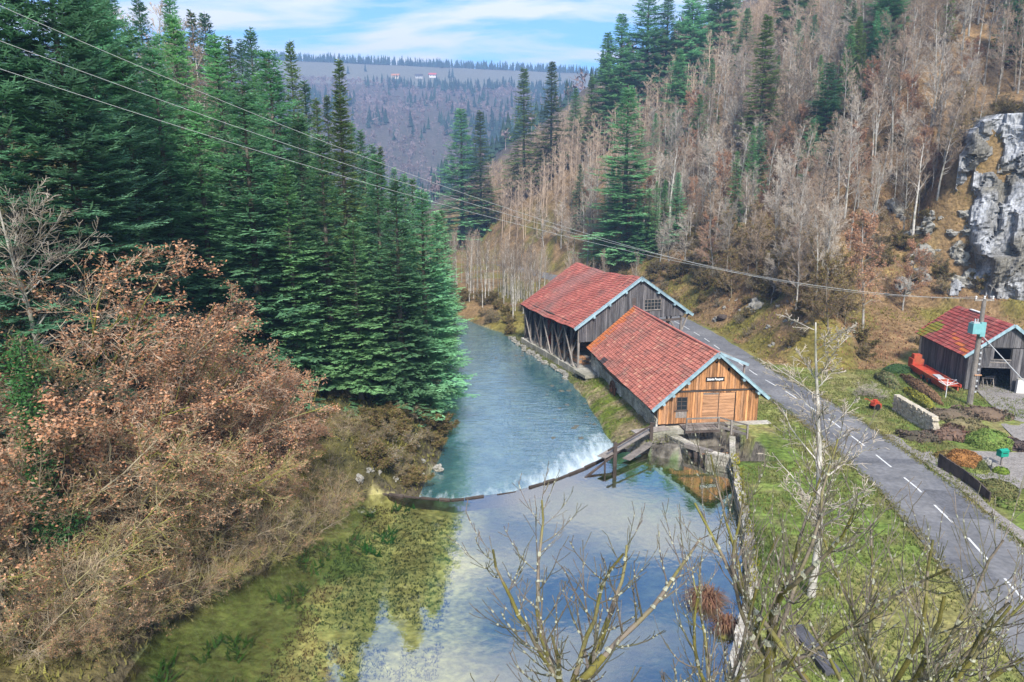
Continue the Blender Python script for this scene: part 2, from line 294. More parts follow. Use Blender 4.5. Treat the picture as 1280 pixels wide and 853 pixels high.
def H(x, y, parts=False):
    x = np.asarray(x, float); y = np.asarray(y, float); x, y = np.broadcast_arrays(x, y)
    dl = xl(y) - x; dr = x - xr(y); lower = sstep(0, 1.5, y - yw(x)); zw = ZP + (ZR - ZP) * lower
    n1 = fbm(x * .06, y * .06) - .5; n2 = fbm(x * .35, y * .35, 3) - .5
    far = sstep(430, 800, y)
    # left valley side
    hl = np.interp(dl, [0, .5, 3, 9, 22, 45, 110, 300, 1500], [-.6, .5, 2.2, 4.2, 8.5, 19, 55, 120, 190]) - 1.2 - .8 * lower * sstep(5, 0, dl)
    hl = hl + np.clip(dl * .12, 0, 1) * (n2 * 2.2) + np.clip((dl - 8) * .06, 0, 1) * n1 * 9
    # right bench
    zlow = np.interp(dr, [0, .35, 1.2, 4.2, 6.5], [ZR - .3, ZR + .35, ZR + .6, -.35, 0])
    zsh = np.interp(dr, [0, .25, .5, 2.9, 3.9, 14.5, 18], [ZR - .4, ZR + .05, ZR + .14, ZR + .22, -1.75, -1.6, 0])
    zb = np.interp(dr, [0, .25, 200], [ZP - .7, 0, 0])
    flat = np.where(y < 54.5, zb, 0) + np.where(y >= 54.5, zlow + (zsh - zlow) * sstep(77, 82, y) * sstep(116, 110, y), 0)
    flat = flat + n2 * .25 * sstep(1, 4, dr) * sstep(3.4, 5.5, np.abs(x - xroad(y))) * sstep(12, 16, dr + 100 * (y < 60) * (x > 24))
    df = foot_dist(x, y)
    g = sstep(40, 52, x) * sstep(150, 120, y)
    d2 = np.maximum(df - 13 * g, 0)
    hr = np.interp(d2, [0, 1.2, 4, 10, 40, 120, 320, 1500], [0, .8, 3.6, 8.8, 30, 88, 190, 260]) + np.clip(df, 0, 13 * g + 1e-6) * .26 * g
    hr = hr + np.clip(d2 * .12, 0, 1) * n2 * 3.2 + np.clip((d2 - 6) * .05, 0, 1) * n1 * 10
    # rock shoulder carrying the cliff
    cs, cb = (x - CLX) * CUX + (y - CLY) * CUY, (x - CLX) * -CNX + (y - CLY) * -CNY
    tgt = CLZ + 23 * sstep(-1, 3.5, cb - 4 + 2.5 * n1) * sstep(-13, 3, cs + 10 * n1) + .25 * np.maximum(cb, 0)
    hr = np.where((df > 0) & (cs > -15) & (cb > -2) & (y < 170), np.maximum(hr, tgt), hr)
    # river bed
    di = np.minimum(-dl, -dr)
    bed = zw - np.interp(di, [0, 1, 3, 8], [.25, .5, .75, 1.0]) + n2 * .25
    z = np.where(di > 0, bed, np.where(dl >= 0, np.maximum(hl, bed), flat + np.where(df > 0, hr, 0)))
    # pit of the sluice in front of the sawmill
    su = (x - PLX) * math.cos(PRZ) + (y - PLY) * math.sin(PRZ); sv_ = -(x - PLX) * math.sin(PRZ) + (y - PLY) * math.cos(PRZ)
    pit = (su > .2) & (su < 6.35) & (sv_ < -.45) & (sv_ > -10) & (y > 50.2) & (dr > -.5)
    z = np.where(pit, np.minimum(z, -1.9), z)
    # near shore
    sh = sstep(25.5, 22.5, y) * (di > -1); z = z + (0.0 - z) * sh * (dl < 0)
    # far plateau
    q = fbm(x * .004 + 3, y * .004) - .5
    hf = np.interp(y - x * .25, [430, 700, 950, 1300, 1420, 1620, 1760, 2000, 4000], [-40, 10, 95, 200, 216, 284, 304, 310, 270]) + q * 50 * sstep(600, 1000, y) * sstep(1500, 1250, y - x * .25)
    side = z * (1 - far)
    z = np.where(y > 430, np.maximum(side, hf), z)
    if parts: return z, dl, dr, df, di, lower, n1, n2, g
    return z
def h1(x, y): return float(H(np.array([x]), np.array([y]))[0])
def ray_ground(px, py):
    a = (px - 640) / FPX; b = -(py - 426.5) / FPX
    d = np.array([a, math.cos(PITCH) + b * math.sin(PITCH), -math.sin(PITCH) + b * math.cos(PITCH)])
    t = np.concatenate([np.arange(20, 200, .5), np.arange(200, 600, 2.), np.arange(600, 2600, 8.)])
    P = d[None] * t[:, None]; P[:, 2] += CZ
    k = np.nonzero(P[:, 2] < H(P[:, 0], P[:, 1]))[0]
    return Vector(P[k[0]]) if len(k) else None

# ------------------------------------------------------------------ terrain
def graded(lo, a, b, hi, st, gr):
    c = list(np.arange(a, b, st)); s = st; v = c[-1]; up = []
    while v < hi: s = min(s * gr, 60); v += s; up.append(v)
    s = st; v = a; dn = []
    while v > lo: s = min(s * gr, 60); v -= s; dn.append(v)
    return np.array(dn[::-1] + c + up)
GX = graded(-1500, -26, 58, 1500, .5, 1.045); GY = graded(-250, 20, 104, 3200, .5, 1.022)
X, Y = np.meshgrid(GX, GY); Z, DL, DR, DF, DI, LOW, n1, n2, gg = H(X, Y, True)
nx, ny = len(GX), len(GY); idx = np.arange(nx * ny).reshape(ny, nx)
quads = np.stack([idx[:-1, :-1], idx[:-1, 1:], idx[1:, 1:], idx[1:, :-1]], -1).reshape(-1, 4)
na = fbm(X * .9, Y * .9, 3); nb = fbm(X * .16 + 9, Y * .16, 4); nc = fbm(X * .05 + 40, Y * .05 + 11, 3)
def C3(c): return np.array(c)[None, None, :]
def mixc(a, b, t): return a + (b - a) * t[..., None]
litter = mixc(C3((.13, .085, .045)), C3((.24, .155, .075)), na)
mossy = mixc(C3((.10, .10, .025)), C3((.18, .15, .03)), na)
right = mixc(litter, mossy, sstep(.42, .6, nb) * .8 * sstep(26, 8, DF))
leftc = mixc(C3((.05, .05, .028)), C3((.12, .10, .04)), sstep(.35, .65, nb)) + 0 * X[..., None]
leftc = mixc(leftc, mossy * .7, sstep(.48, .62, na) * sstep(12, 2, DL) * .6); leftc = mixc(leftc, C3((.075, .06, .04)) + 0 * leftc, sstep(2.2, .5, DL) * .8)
grass = mixc(C3((.10, .145, .03)), C3((.22, .20, .075)), sstep(.35, .68, nb * .6 + na * .4))
grass = mixc(grass, C3((.14, .11, .06)) + 0 * grass, sstep(.6, .75, na) * .6)
bank = mixc(C3((.10, .13, .02)), C3((.20, .16, .09)), sstep(.4, .6, na))
bedp = mixc(C3((.50, .46, .16)), C3((.64, .57, .26)), na)
bedp = mixc(bedp, C3((.10, .17, .04)) + 0 * bedp, sstep(.52, .62, nb) * .8)
bedr = mixc(C3((.10, .105, .06)), C3((.30, .27, .15)), sstep(.35, .65, na))
bedp = mixc(bedp, C3((.03, .05, .03)) + 0 * bedp, sstep(-4, 0, X + .10 * (Y - 36)) * .85)
bedp = mixc(bedp, C3((.09, .16, .04)) + 0 * bedp, sstep(6, 11, X) * sstep(42, 47, Y))
bed = mixc(bedp, bedr, LOW)
c = grass
c = mixc(c, bank, (Y > 54.5) * sstep(7, 5, DR)); c = mixc(c, C3((.075, .085, .035)) + 0 * c, sstep(78, 83, Y) * sstep(5, 4, DR))
c = mixc(c, right, np.maximum(sstep(-2.5, -.5, DF + 1.5 * (na - .5)), sstep(106, 114, Y)))
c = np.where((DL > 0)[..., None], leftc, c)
c = np.where((DI > -.15)[..., None], bed, c)
su_ = (X - PLX) * math.cos(PRZ) + (Y - PLY) * math.sin(PRZ); sw_ = -(X - PLX) * math.sin(PRZ) + (Y - PLY) * math.cos(PRZ)
c = np.where(((su_ > -4.5) & (su_ < 6.6) & (sw_ < .5) & (sw_ > -9) & (Y > 50.2) & (DR > -.8))[..., None], mixc(C3((.07, .06, .05)), C3((.19, .17, .14)), na), c)
field = C3((.13, .125, .10)); farc = mixc(C3((.10, .08, .075)), C3((.06, .065, .055)), nb)
c = mixc(c, farc, sstep(300, 450, Y)); ys = Y - X * .25
c = mixc(c, field + 0 * c, sstep(1380, 1420, ys) * sstep(1640, 1620, ys))
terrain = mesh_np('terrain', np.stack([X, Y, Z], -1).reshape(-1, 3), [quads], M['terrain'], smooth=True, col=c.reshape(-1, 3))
tag(terrain, 'valley floor and wooded slopes with grass verge and leaf litter', 'terrain', kind='structure')

# water
def sheet(name, P, m, foam=None):
    r, k = P.shape[:2]; i = np.arange(r * k).reshape(r, k)
    q = np.stack([i[:-1, :-1], i[:-1, 1:], i[1:, 1:], i[1:, :-1]], -1).reshape(-1, 4)
    o = mesh_np(name, P.reshape(-1, 3), [q], m, smooth=True)
    if foam is not None:
        a = o.data.attributes.new('foam', 'FLOAT', 'POINT'); a.data.foreach_set('value', foam.ravel().astype(np.float32))
    return o
px_ = np.linspace(-24, 18.5, 80); rows = np.linspace(0, 1, 60)
PX, T = np.meshgrid(px_, rows); PY = 21 + (np.minimum(yw(PX), 54.5) - 21) * T
tag(sheet('pond_water', np.stack([PX, PY, np.full_like(PX, ZP)], -1), M['pond']), 'still clear pond above the weir', 'water', kind='structure')
rx = np.linspace(-12, 12.5, 90); r1 = np.linspace(0, 1, 110)
PX, T = np.meshgrid(rx, r1); PY = yw(PX) + .25 + (90 - yw(PX)) * T
fo = np.exp(-((PY - yw(PX)) / (3.6 + 4.4 * np.clip((PX + 1) / 8, 0, 1))) ** 2) * np.interp(PX, [-8, -4, -1, 1, 4, 7, 10], [.42, .50, .46, .56, .66, .72, .5])
PX2, T2 = np.meshgrid(np.linspace(0, 1, 90), np.linspace(0.02, 1, 70)); PY2 = 90 + T2 * 230
b = sstep(0, .12, T2); PXX = (-12 + 24.5 * PX2) * (1 - b) + (xl(PY2) - 3 + (xr(PY2) - xl(PY2) + 6) * PX2) * b
A = np.concatenate([np.stack([PX, PY, np.full_like(PX, ZR)], -1), np.stack([PXX, PY2 + .25, np.full_like(PXX, ZR)], -1)], 0)
foam = np.concatenate([fo, np.zeros_like(PXX)], 0)
tag(sheet('river_water', A, M['river'], foam), 'rippled turquoise river running past the mill', 'water', kind='structure')

# road
def ribbon(name, ys, off0, off1, z, m, parent=None, kind='structure', label=None, cat=None):
    ys = np.asarray(ys, float); xc = xroad(ys); tx = np.gradient(xc, ys); nrm = np.stack([np.ones_like(tx), -tx], -1); nrm /= np.linalg.norm(nrm, axis=1)[:, None]
    o0 = off0(ys) if callable(off0) else off0; o1 = off1(ys) if callable(off1) else off1
    P = np.stack([np.stack([xc + nrm[:, 0] * o, ys + nrm[:, 1] * o, np.full_like(ys, z)], -1) for o in (o0, (np.asarray(o0) * 2 + o1) / 3, (np.asarray(o0) + 2 * np.asarray(o1)) / 3, o1)], 1)
    r, k = P.shape[:2]; i = np.arange(r * k).reshape(r, k); q = np.stack([i[:-1, :-1], i[:-1, 1:], i[1:, 1:], i[1:, :-1]], -1).reshape(-1, 4)
    o = mesh_np(name, P.reshape(-1, 3), [q], m, parent=parent)
    if parent is None: tag(o, label, cat, kind=kind)
    return o
edge = lambda s, k: (lambda ys: s * (2.78 + .30 * (vnoise(ys * .5 + k, ys * 0 + k) - .5) + .14 * (vnoise(ys * 2.1 + k, ys * 0 + k) - .5)))
road = ribbon('road', np.arange(-20, 200, .7), edge(-1, 3), edge(1, 9), .055, M['asphalt'], label='two lane grey asphalt road with dashed white centre line', cat='road')
M['patch'] = material('asphalt_repair', (.10, .10, .108), .85, .25, .8, fine=.25)
for y0, y1, a, b in ((40.5, 44.8, .3, 2.4), (55, 61, -2.6, -1.2), (33, 35.2, -2.5, -.4), (66, 73, .5, 2.0), (49.5, 50.4, -2.8, 2.8)): ribbon('repair_patch', np.linspace(y0, y1, 6), a, b, .058, M['patch'], parent=road)
for k in range(30):
    y0 = 22 + k * 4.45
    ribbon('dash', np.linspace(y0, y0 + 2.5, 4), -.06 + .0, .07, .063, M['paint'], parent=road)
ribbon('shoulder', np.arange(14, 56, .7), 2.9, lambda ys: 3.5 + 2.6 * sstep(40, 30, ys) + .4 * vnoise(ys * .6, ys * 0), .045, M['gravel'], label='pale gravel shoulder beside the road', cat='shoulder')
def patch(name, pts, z, m, label, cat):
    bm = bmesh.new(); vs = [bm.verts.new((p[0], p[1], z)) for p in pts]; bm.faces.new(vs); bmesh.ops.triangulate(bm, faces=bm.faces)
    me = bpy.data.meshes.new(name); bm.to_mesh(me); bm.free(); me.materials.append(m); o = link(name, me); 
    if me.polygons[0].normal.z < 0: me.flip_normals()
    return tag(o, label, cat, kind='structure')
def g(px, py, z=0): p = at(px, py, z); return (p.x, p.y)
patch('driveway', [g(1140, 568), g(1170, 578), g(1210, 592), g(1245, 606), g(1275, 612), g(1330, 600), g(1330, 482), g(1262, 487), g(1210, 487), g(1222, 490), g(1240, 508), g(1250, 530), g(1272, 552), g(1285, 566), g(1262, 566), g(1215, 564), g(1180, 562)][::-1], .035, M['gravel'], 'grey gravel driveway leading to the barn', 'driveway')

# ------------------------------------------------------------------ buildings
def vary(c, k=.2):
    f = 1 + random.uniform(-k, k); return tuple(x * f for x in c)
def planks(parent, frame, u0, u1, zb, zt, pw, m, thick=.035, holes=(), name='plank', jit=.012):
    """vertical planks on a wall; frame(u, z, d) -> local point, d = outwards; zb/zt functions of u"""
    n = max(1, round((u1 - u0) / pw)); w = (u1 - u0) / n
    for i in range(n):
        a, b_ = u0 + i * w + .013, u0 + (i + 1) * w - .013; mid = (a + b_) / 2
        spans = [(lambda u: zb(u), lambda u: zt(u))]
        for (hu0, hu1, hz0, hz1) in holes:
            if hu0 < mid < hu1:
                new = []
                for lo, hi in spans:
                    new.append((lo, (lambda u, h=hz0, hi=hi: min(h, hi(u))))); new.append(((lambda u, h=hz1, lo=lo: max(h, lo(u))), hi))
                spans = new
        d1 = thick + random.uniform(-jit, jit)
        for lo, hi in spans:
            if hi(mid) - lo(mid) < .12: continue
            e0, e1 = random.uniform(0, .03), random.uniform(0, .03)
            P = [frame(a, lo(a) + e0, 0), frame(b_, lo(b_) + e0, 0), frame(b_, lo(b_) + e0, d1), frame(a, lo(a) + e0, d1),
                 frame(a, hi(a) - e1, 0), frame(b_, hi(b_) - e1, 0), frame(b_, hi(b_) - e1, d1), frame(a, hi(a) - e1, d1)]
            MB().hexa(P).build(name, m, parent)
def tile_roof(parent, O, A, D, na_, nd, colf, sag=None, thick=.035):
    """tiles joined in one part: O ridge corner, A along-ridge vector, D down-slope vector"""
    O, A, D = Vector(O), Vector(A), Vector(D); n = A.cross(D).normalized()
    if n.z < 0: n = -n
    a1, d1 = A / na_, D / nd; V = []; Cc = []; r = random.Random(5)
    for j in range(nd):
        for i in range(na_):
            p = O + a1 * i + d1 * j; lift = .03 + r.uniform(0, .022); t = r.uniform(-.009, .009); sh = r.uniform(-.02, .02) + (.12 if r.random() < .012 else 0)
            p0 = p + d1 * sh
            lo, hi = thick + lift, .004
            q = [p0 + a1 * .05, p0 + a1 * .97, p0 + a1 * .97 + d1 * 1.06, p0 + a1 * .05 + d1 * 1.06]
            tops = [q[0] + n * hi, q[1] + n * (hi + t), q[2] + n * (lo + t), q[3] + n * lo]
            bots = [q[3] - n * .0, q[2] - n * .0]
            pts = tops + bots
            # raised roll on one side of the tile
            rl = [q[0] + n * hi, q[0] + a1 * .16 + n * hi, q[3] + a1 * .16 + n * (lo + .03), q[3] + n * (lo + .03)]
            pts += [rl[3], rl[2], q[0] + a1 * .08 + n * (hi + .028)]
            if sag: pts = [x + Vector((0, 0, sag(x))) for x in pts]
            V += pts; Cc += [colf(i / na_, j / nd, r)] * len(pts)
    V = np.array([tuple(v) for v in V]); k = np.arange(na_ * nd)[:, None] * 9
    o = mesh_np('roof_tiles', V, [np.concatenate([k + np.array([[0, 1, 2, 3]]), k + np.array([[3, 2, 5, 4]])]), np.concatenate([k + np.array([[0, 8, 6]]), k + np.array([[8, 7, 6]]), k + np.array([[8, 1, 7]]), k + np.array([[3, 6, 7]])])], M['tile'], col=np.array(Cc), parent=parent)
    o['kind'] = 'stuff'; return o
def red_tile(base, amp=.22, extra=None):
    def f(u, v, r):
        k = 1 + r.uniform(-amp, amp); q = float(vnoise(np.array([u * 17 + base[0] * 50]), np.array([v * 9]))[0])
        c = [base[0] * k, base[1] * k, base[2] * k]
        if r.random() < .05: c = [x * .72 for x in c]
        if r.random() < .06: c = [c[0] * 1.15, c[1] * 1.5, c[2] * 1.4]
        q2 = float(vnoise(np.array([u * 60]), np.array([v * 2.2 + base[0] * 9]))[0]); s_ = min(1, max(0, (q - .52) * 2.2) + max(0, q2 - .62) * 1.6); c = [c[0] * (1 - .45 * s_) + .12 * .45 * s_, c[1] * (1 - .4 * s_) + .10 * .4 * s_, c[2] * (1 - .4 * s_) + .085 * .4 * s_]
        if extra: c = extra(u, v, c, r)
        return c
    return f
def roof_side(house, name, O, A, D, thick, m_under, tiles, sag=None):
    """a roof slope: sheathing slab carrying the tiles"""
    O, A, D = Vector(O), Vector(A), Vector(D); n = A.cross(D).normalized()
    if n.z < 0: n = -n
    mb = MB(); K = 40 if sag else 8; e_ = .10 if sag else .01
    for i in range(K):
        p, q = O + A * (i / K), O + A * ((i + 1) / K)
        pts = [p - n * (thick + e_), q - n * (thick + e_), q + D - n * (thick + e_), p + D - n * (thick + e_), p - n * e_, q - n * e_, q + D - n * e_, p + D - n * e_]
        if sag: pts = [x + Vector((0, 0, sag(x))) for x in pts]
        mb.hexa(pts)
    r = mb.build('roof', m_under, house)
    tile_roof(r, O, A, D, *tiles, sag=sag)
    return r

# --- sawmill, front building --------------------------------------------------
pL = at(822, 531); pR = at(946, 526); dv = (pR - pL); HW = dv.length; rz = math.atan2(dv.y, dv.x)
mill = empty('sawmill', pL, rz, label='long sawmill building with honey coloured plank gable, small sign and red tiled roof', cat='building')
AU, AZ, SL, HL = 5.05, 6.45, .86, 25.0
zt = lambda u: AZ - abs(u - AU) * SL - .16
F = lambda u, z, d: (u, -d, z)
core = MB()
core.poly([(0, 0, -2.2), (HW, 0, -2.2), (HW, 0, zt(HW)), (AU, 0, zt(AU)), (0, 0, zt(0)), (0, HL, -2.2), (HW, HL, -2.2), (HW, HL, zt(HW)), (AU, HL, zt(AU)), (0, HL, zt(0))],
          [(0, 1, 2, 3, 4), (9, 8, 7, 6, 5), (1, 6, 7, 2), (5, 0, 4, 9), (0, 5, 6, 1), (2, 7, 8, 3), (3, 8, 9, 4)])
wallf = core.build('wall', M['dark'], mill)
win = (1.55, 2.62, 1.25, 2.45); door = (3.95, 7.0, .05, 2.75)
planks(wallf, F, 0.02, HW - .02, lambda u: .02, lambda u: min(zt(u), 2.92), .235, M['orangewood'], holes=[win, (door[0], door[1], -1, 2.75)])
planks(wallf, F, 0.02, HW - .02, lambda u: 3.06, zt, .235, M['orangewood'], thick=.06, holes=[(4.85, 5.2, 5.45, 5.6), (6.1, 6.3, 4.75, 4.98), (3.45, 3.65, 4.6, 4.8)])
MB().box(1.22, HW, -.085, -.002, 2.90, 3.05).build('beam', M['darktimber'], mill)
d_ = MB().box(door[0], door[1], -.012, -.002, .02, 2.75).build('door', M['darktimber'], mill)
for s_ in range(2):
    x0 = door[0] + .04 + s_ * (door[1] - door[0]) / 2; x1 = x0 + (door[1] - door[0]) / 2 - .08
    for k in range(9):
        z0 = .05 + k * .298; MB().box(x0, x1, -.05 - random.uniform(0, .02), -.012, z0, z0 + .272).build('plank', M['doorwood'], d_)
MB().box(door[0] + .1, door[0] + 1.5, -.07, -.01, 2.62, 2.74).build('rail', M['timber'], d_)
w_ = empty('w'); bpy.data.objects.remove(w_)
def window(parent, rect, F, nu, nv, mframe, glass=True, depth=.06, sill=True):
    u0, u1, z0, z1 = rect; pts = lambda a, b, c, e, d0, d1: [F(a, c, d0), F(b, c, d0), F(b, c, d1), F(a, c, d1), F(a, e, d0), F(b, e, d0), F(b, e, d1), F(a, e, d1)]
    w = MB(); t = .06
    for q in ((u0, u1, z0, z0 + t), (u0, u1, z1 - t, z1), (u0, u0 + t, z0 + t, z1 - t), (u1 - t, u1, z0 + t, z1 - t)): w.hexa(pts(*q, 0, depth))
    for i in range(1, nu):
        u = u0 + (u1 - u0) * i / nu; w.hexa(pts(u - .025, u + .025, z0 + t, z1 - t, .004, depth - .012))
    for j in range(1, nv):
        z = z0 + (z1 - z0) * j / nv; w.hexa(pts(u0 + t, u1 - t, z - .022, z + .022, .004, depth - .014))
    o = w.build('window', mframe, parent)
    for i in range(nu):
        for j in range(nv):
            a = u0 + (u1 - u0) * i / nu + .03; b_ = u0 + (u1 - u0) * (i + 1) / nu - .03; c_ = z0 + (z1 - z0) * j / nv + .03; e = z0 + (z1 - z0) * (j + 1) / nv - .03
            MB().hexa(pts(a, b_, c_, e, .006, .018)).build('pane', M['glass'], o)
    if sill: MB().hexa(pts(u0 - .08, u1 + .08, z0 - .07, z0 - .003, .0, depth + .07)).build('sill', mframe, o)
    return o
window(mill, win, F, 2, 3, M['darktimber'])
planks(mill, F, win[0] + .02, win[1] - .02, lambda u: .55, lambda u: 1.17, .25, M['timber'], thick=.07, name='patch_board')
for (a, z) in ((4.85, 5.45), (6.1, 4.75), (3.45, 4.6)):
    MB().box(a - .02, a + .33 if a == 4.85 else a + .2, -.045, -.01, z, z + .16).build('vent_hole', M['dark'], mill)
# sign
sg = MB().box(4.15, 5.85, -.12, -.066, 3.82, 4.20).build('sign', M['black'], mill)
fc = bpy.data.curves.new('lettering', 'FONT'); fc.body = 'Scierie Bouquet'; fc.size = .29; fc.shear = .3; fc.align_x = 'CENTER'; fc.extrude = .004; fc.offset = .008
to = bpy.data.objects.new('lettering', fc); COL.objects.link(to); bpy.context.view_layer.update()
me = bpy.data.meshes.new_from_object(to.evaluated_get(bpy.context.evaluated_depsgraph_get())); bpy.data.objects.remove(to)
xs = [v.co.x for v in me.vertices]; kx = 1.5 / (max(xs) - min(xs)); x0 = (max(xs) + min(xs)) / 2
for v in me.vertices: v.co = (5.0 + (v.co.x - x0) * kx, -.127 - v.co.z, 3.93 + v.co.y)
me.materials.clear(); me.materials.append(M['letter']); lo = link('lettering', me, sg)
# river side wall: planks above, rendered rubble below
FL = lambda v, z, d: (-d, v, z)
planks(wallf, FL, .02, HL - .02, lambda v: .55 + .35 * math.sin(v * .3), lambda v: zt(0) + .02, .25, M['brownwood'])
st = MB(); K = 40
for i in range(K):
    v0, v1 = i * HL / K, (i + 1) * HL / K - .03; z1 = .5 + .35 * math.sin((v0 + v1) * .15); zc = -2.6
    while zc < z1 - .1:
        hh = random.uniform(.25, .42); off = random.uniform(.02, .12)
        st.box(-.06 - off, -.004, v0, v1, zc, min(zc + hh - .03, z1)); zc += hh
st.box(-.05, -.002, 0, HL, -2.6, .25)
st.build('stone_base', M['limewash'], mill)
FR = lambda v, z, d: (HW + d, v, z)
planks(wallf, FR, .02, HL - .02, lambda v: .02, lambda v: zt(HW) + .02, .3, M['brownwood'])
# roof
def far_orange(u, v, c, r):
    if .66 < u < .73 and v > .86: return [.07, .05, .05]
    if u > .955: return [.52 * (1 + r.uniform(-.1, .1)), .17, .06]
    if u > .9 and r.random() < .5: return [.50, .15, .06]
    return c
OV, FO, T_ = .72, .55, .14
def msag(p): return -.13 * math.sin(math.pi * min(max(p.y / HL, 0), 1)) ** 2 + .03 * math.sin(p.y * 1.3 + p.x * .9) * math.sin(math.pi * min(max(p.y / HL, 0), 1))
roof_side(mill, 'roof', (AU, -FO, AZ), (0, HL + FO, 0), (-(AU + OV), 0, -(AU + OV) * SL), .12, M['dark'], (46, 21, red_tile((.43, .15, .11), .12, far_orange)), sag=msag)
roof_side(mill, 'roof', (AU + .001, -FO, AZ), (0, HL + FO, 0), (HW - AU + OV, 0, -(HW - AU + OV) * SL), .12, M['dark'], (46, 16, red_tile((.43, .15, .11), .12)), sag=msag)
MB().tube([(AU, y, AZ + .03) for y in (-FO - .02, HL * .5, HL)], .12, 8).build('ridge_tiles', material('ridge_clay', (.44, .15, .12), .8, .3, 3), mill)
def verge(parent, O, E, up, dep=.26, w=.07): return MB().beam(O, E, w, dep).build('bargeboard', M['blue'], parent)
y_ = -FO - .045
for sgn, ue in ((-1, -OV), (1, HW + OV)):
    verge(mill, (AU + sgn * .02, y_, AZ - .07), (ue, y_, AZ - .07 - abs(ue - AU) * SL), None)
    MB().beam((AU + sgn * .02, y_ + .03, AZ + .09), (ue, y_ + .03, AZ + .09 - abs(ue - AU) * SL), .2, .04).build('verge_cap', M['blue'], mill)
for u in (AU, AU - 2.6, AU - 4.6 - .15, AU + 2.45, AU + 3.9, AU - .9 - 3):
    zc = AZ - abs(u - AU) * SL - .36
    MB().tube([(u, -FO - .03, zc), (u, -.07, zc)], .15, 10).build('purlin_end', M['blue'], mill)
# shallow lean-to over the road-side door with blue verge
lt = MB(); y0, y1 = 5.0, 9.5
lt.hexa([(AU + .3, y0, AZ - .5), (AU + 5.4, y0, AZ - 2.62), (AU + 5.4, y1, AZ - 2.62), (AU + .3, y1, AZ - .5), (AU + .3, y0, AZ - .4), (AU + 5.4, y0, AZ - 2.52), (AU + 5.4, y1, AZ - 2.52), (AU + .3, y1, AZ - .4)])
lt.build('lean_to_roof', M['timber'], mill)
MB().beam((AU + .3, y0 - .06, AZ - .42), (AU + 5.45, y0 - .06, AZ - 2.56), .08, .26).build('bargeboard', M['blue'], mill)
for yy in (y0 + .2, y1 - .2): MB().box(AU + 5.1, AU + 5.25, yy, yy + .15, 0, AZ - 2.6).build('post', M['timber'], mill)
MB().box(AU + 1.0, HW + .9, -1.0, -.12, -.3, .07).build('door_step', M['concrete'], mill)
# rusty iron wheel by the river wall
wl = MB(); n = 20
wl.tube([(-.55, 13.2 + .95 * math.cos(2 * math.pi * k / n), -.55 + .95 * math.sin(2 * math.pi * k / n)) for k in range(n + 1)], .09, 6)
for k in range(6):
    a = math.pi * k / 6; wl.beam((-.55, 13.2 - .92 * math.cos(a), -.55 - .92 * math.sin(a)), (-.55, 13.2 + .92 * math.cos(a), -.55 + .92 * math.sin(a)), .09, .04)
wl.box(-.75, -.02, 13.05, 13.35, -.7, -.4)
tw = empty('iron_wheel', mill.matrix_world @ Vector((0, 0, 0)), rz, label='rusty iron water wheel against the rubble wall of the sawmill', cat='wheel'); tw.location = pL
wl.build('rim', M['rust'], tw)

# --- saw shed, rear building with open timber river side ----------------------
EA = at_y(717, 411, 83.6)
sh_rz = math.atan2(.335, 1)
shed = empty('timber_shed', (EA.x, EA.y, 0), sh_rz, label='large dark plank shed with open braced river side and saggy red tiled roof', cat='building')
ZE, SU, SA, SW, SLN = EA.z, 8.95, EA.z + 5.95, 16.3, 20.0
ssl = (SA - ZE) / SU
def sag(p): return -.34 * math.sin(math.pi * min(max(p.y / SLN, 0), 1)) ** 2 * (.4 + .6 * max(0, 1 - abs(p.x - SU) / 9)) + .06 * math.sin(p.y * 1.1 + p.x * .7)
def patina(u, v, c, r):
    q = math.exp(-((u - .60 - .10 * math.sin(v * 4)) / .10) ** 2) * (1 - .35 * v)
    return [c[0] * (1 - .5 * q) + .20 * .5 * q, c[1] * (1 - .6 * q) + .145 * .6 * q, c[2] * (1 - .6 * q) + .13 * .6 * q]
roof_side(shed, 'roof', (SU, -.35, SA), (0, SLN + .35, 0), (-SU, 0, -SU * ssl), .14, M['dark'], (44, 26, red_tile((.38, .115, .09), .11, patina)), sag=sag)
roof_side(shed, 'roof', (SU + .001, -.35, SA), (0, SLN + .35, 0), (SW - SU, 0, -(SW - SU) * ssl), .14, M['dark'], (44, 21, red_tile((.34, .085, .08))), sag=sag)
for sgn, ue in ((-1, -.05), (1, SW + .25)):
    MB().beam((SU, -.42, SA - .06), (ue, -.42, SA - .06 - abs(ue - SU) * ssl), .08, .34).build('bargeboard', M['blue'], shed)
    MB().beam((SU, -.38, SA + .13), (ue, -.38, SA + .13 - abs(ue - SU) * ssl), .24, .04).build('verge_cap', M['blue'], shed)
for u in (SU, SU - 2.1, SU - 4.3, SU - 6.4, SU + 2.4, SU + 4.8, SU + 6.6):
    zc = SA - abs(u - SU) * ssl - .38; MB().box(u - .13, u + .13, -.5, .1, zc - .13, zc + .13).build('purlin_end', M['blue'], shed)
SX0, SX1, FZ = .75, SW - 1.1, -1.3
zts = lambda u: SA - abs(u - SU) * ssl - .2
gb = 4.55   # lower edge of the gable boarding
gw = MB(); gw.poly([(SX0, .0, 2.0), (6.2, 0, 2.0), (6.2, 0, gb), (SX1 + .3, 0, gb), (SX1 + .3, 0, zts(SX1 + .3)), (SU, 0, zts(SU)), (SX0, 0, zts(SX0)), (SX0, .12, 2.0), (6.2, .12, 2.0), (6.2, .12, gb), (SX1 + .3, .12, gb), (SX1 + .3, .12, zts(SX1 + .3)), (SU, .12, zts(SU)), (SX0, .12, zts(SX0))],
    [(0, 1, 2, 6), (2, 3, 4, 5), (2, 5, 6), (7, 13, 9, 8), (9, 12, 11, 10), (9, 13, 12), (0, 7, 8, 1), (1, 8, 9, 2), (2, 9, 10, 3), (3, 10, 11, 4), (4, 11, 12, 5), (5, 12, 13, 6), (6, 13, 7, 0)])
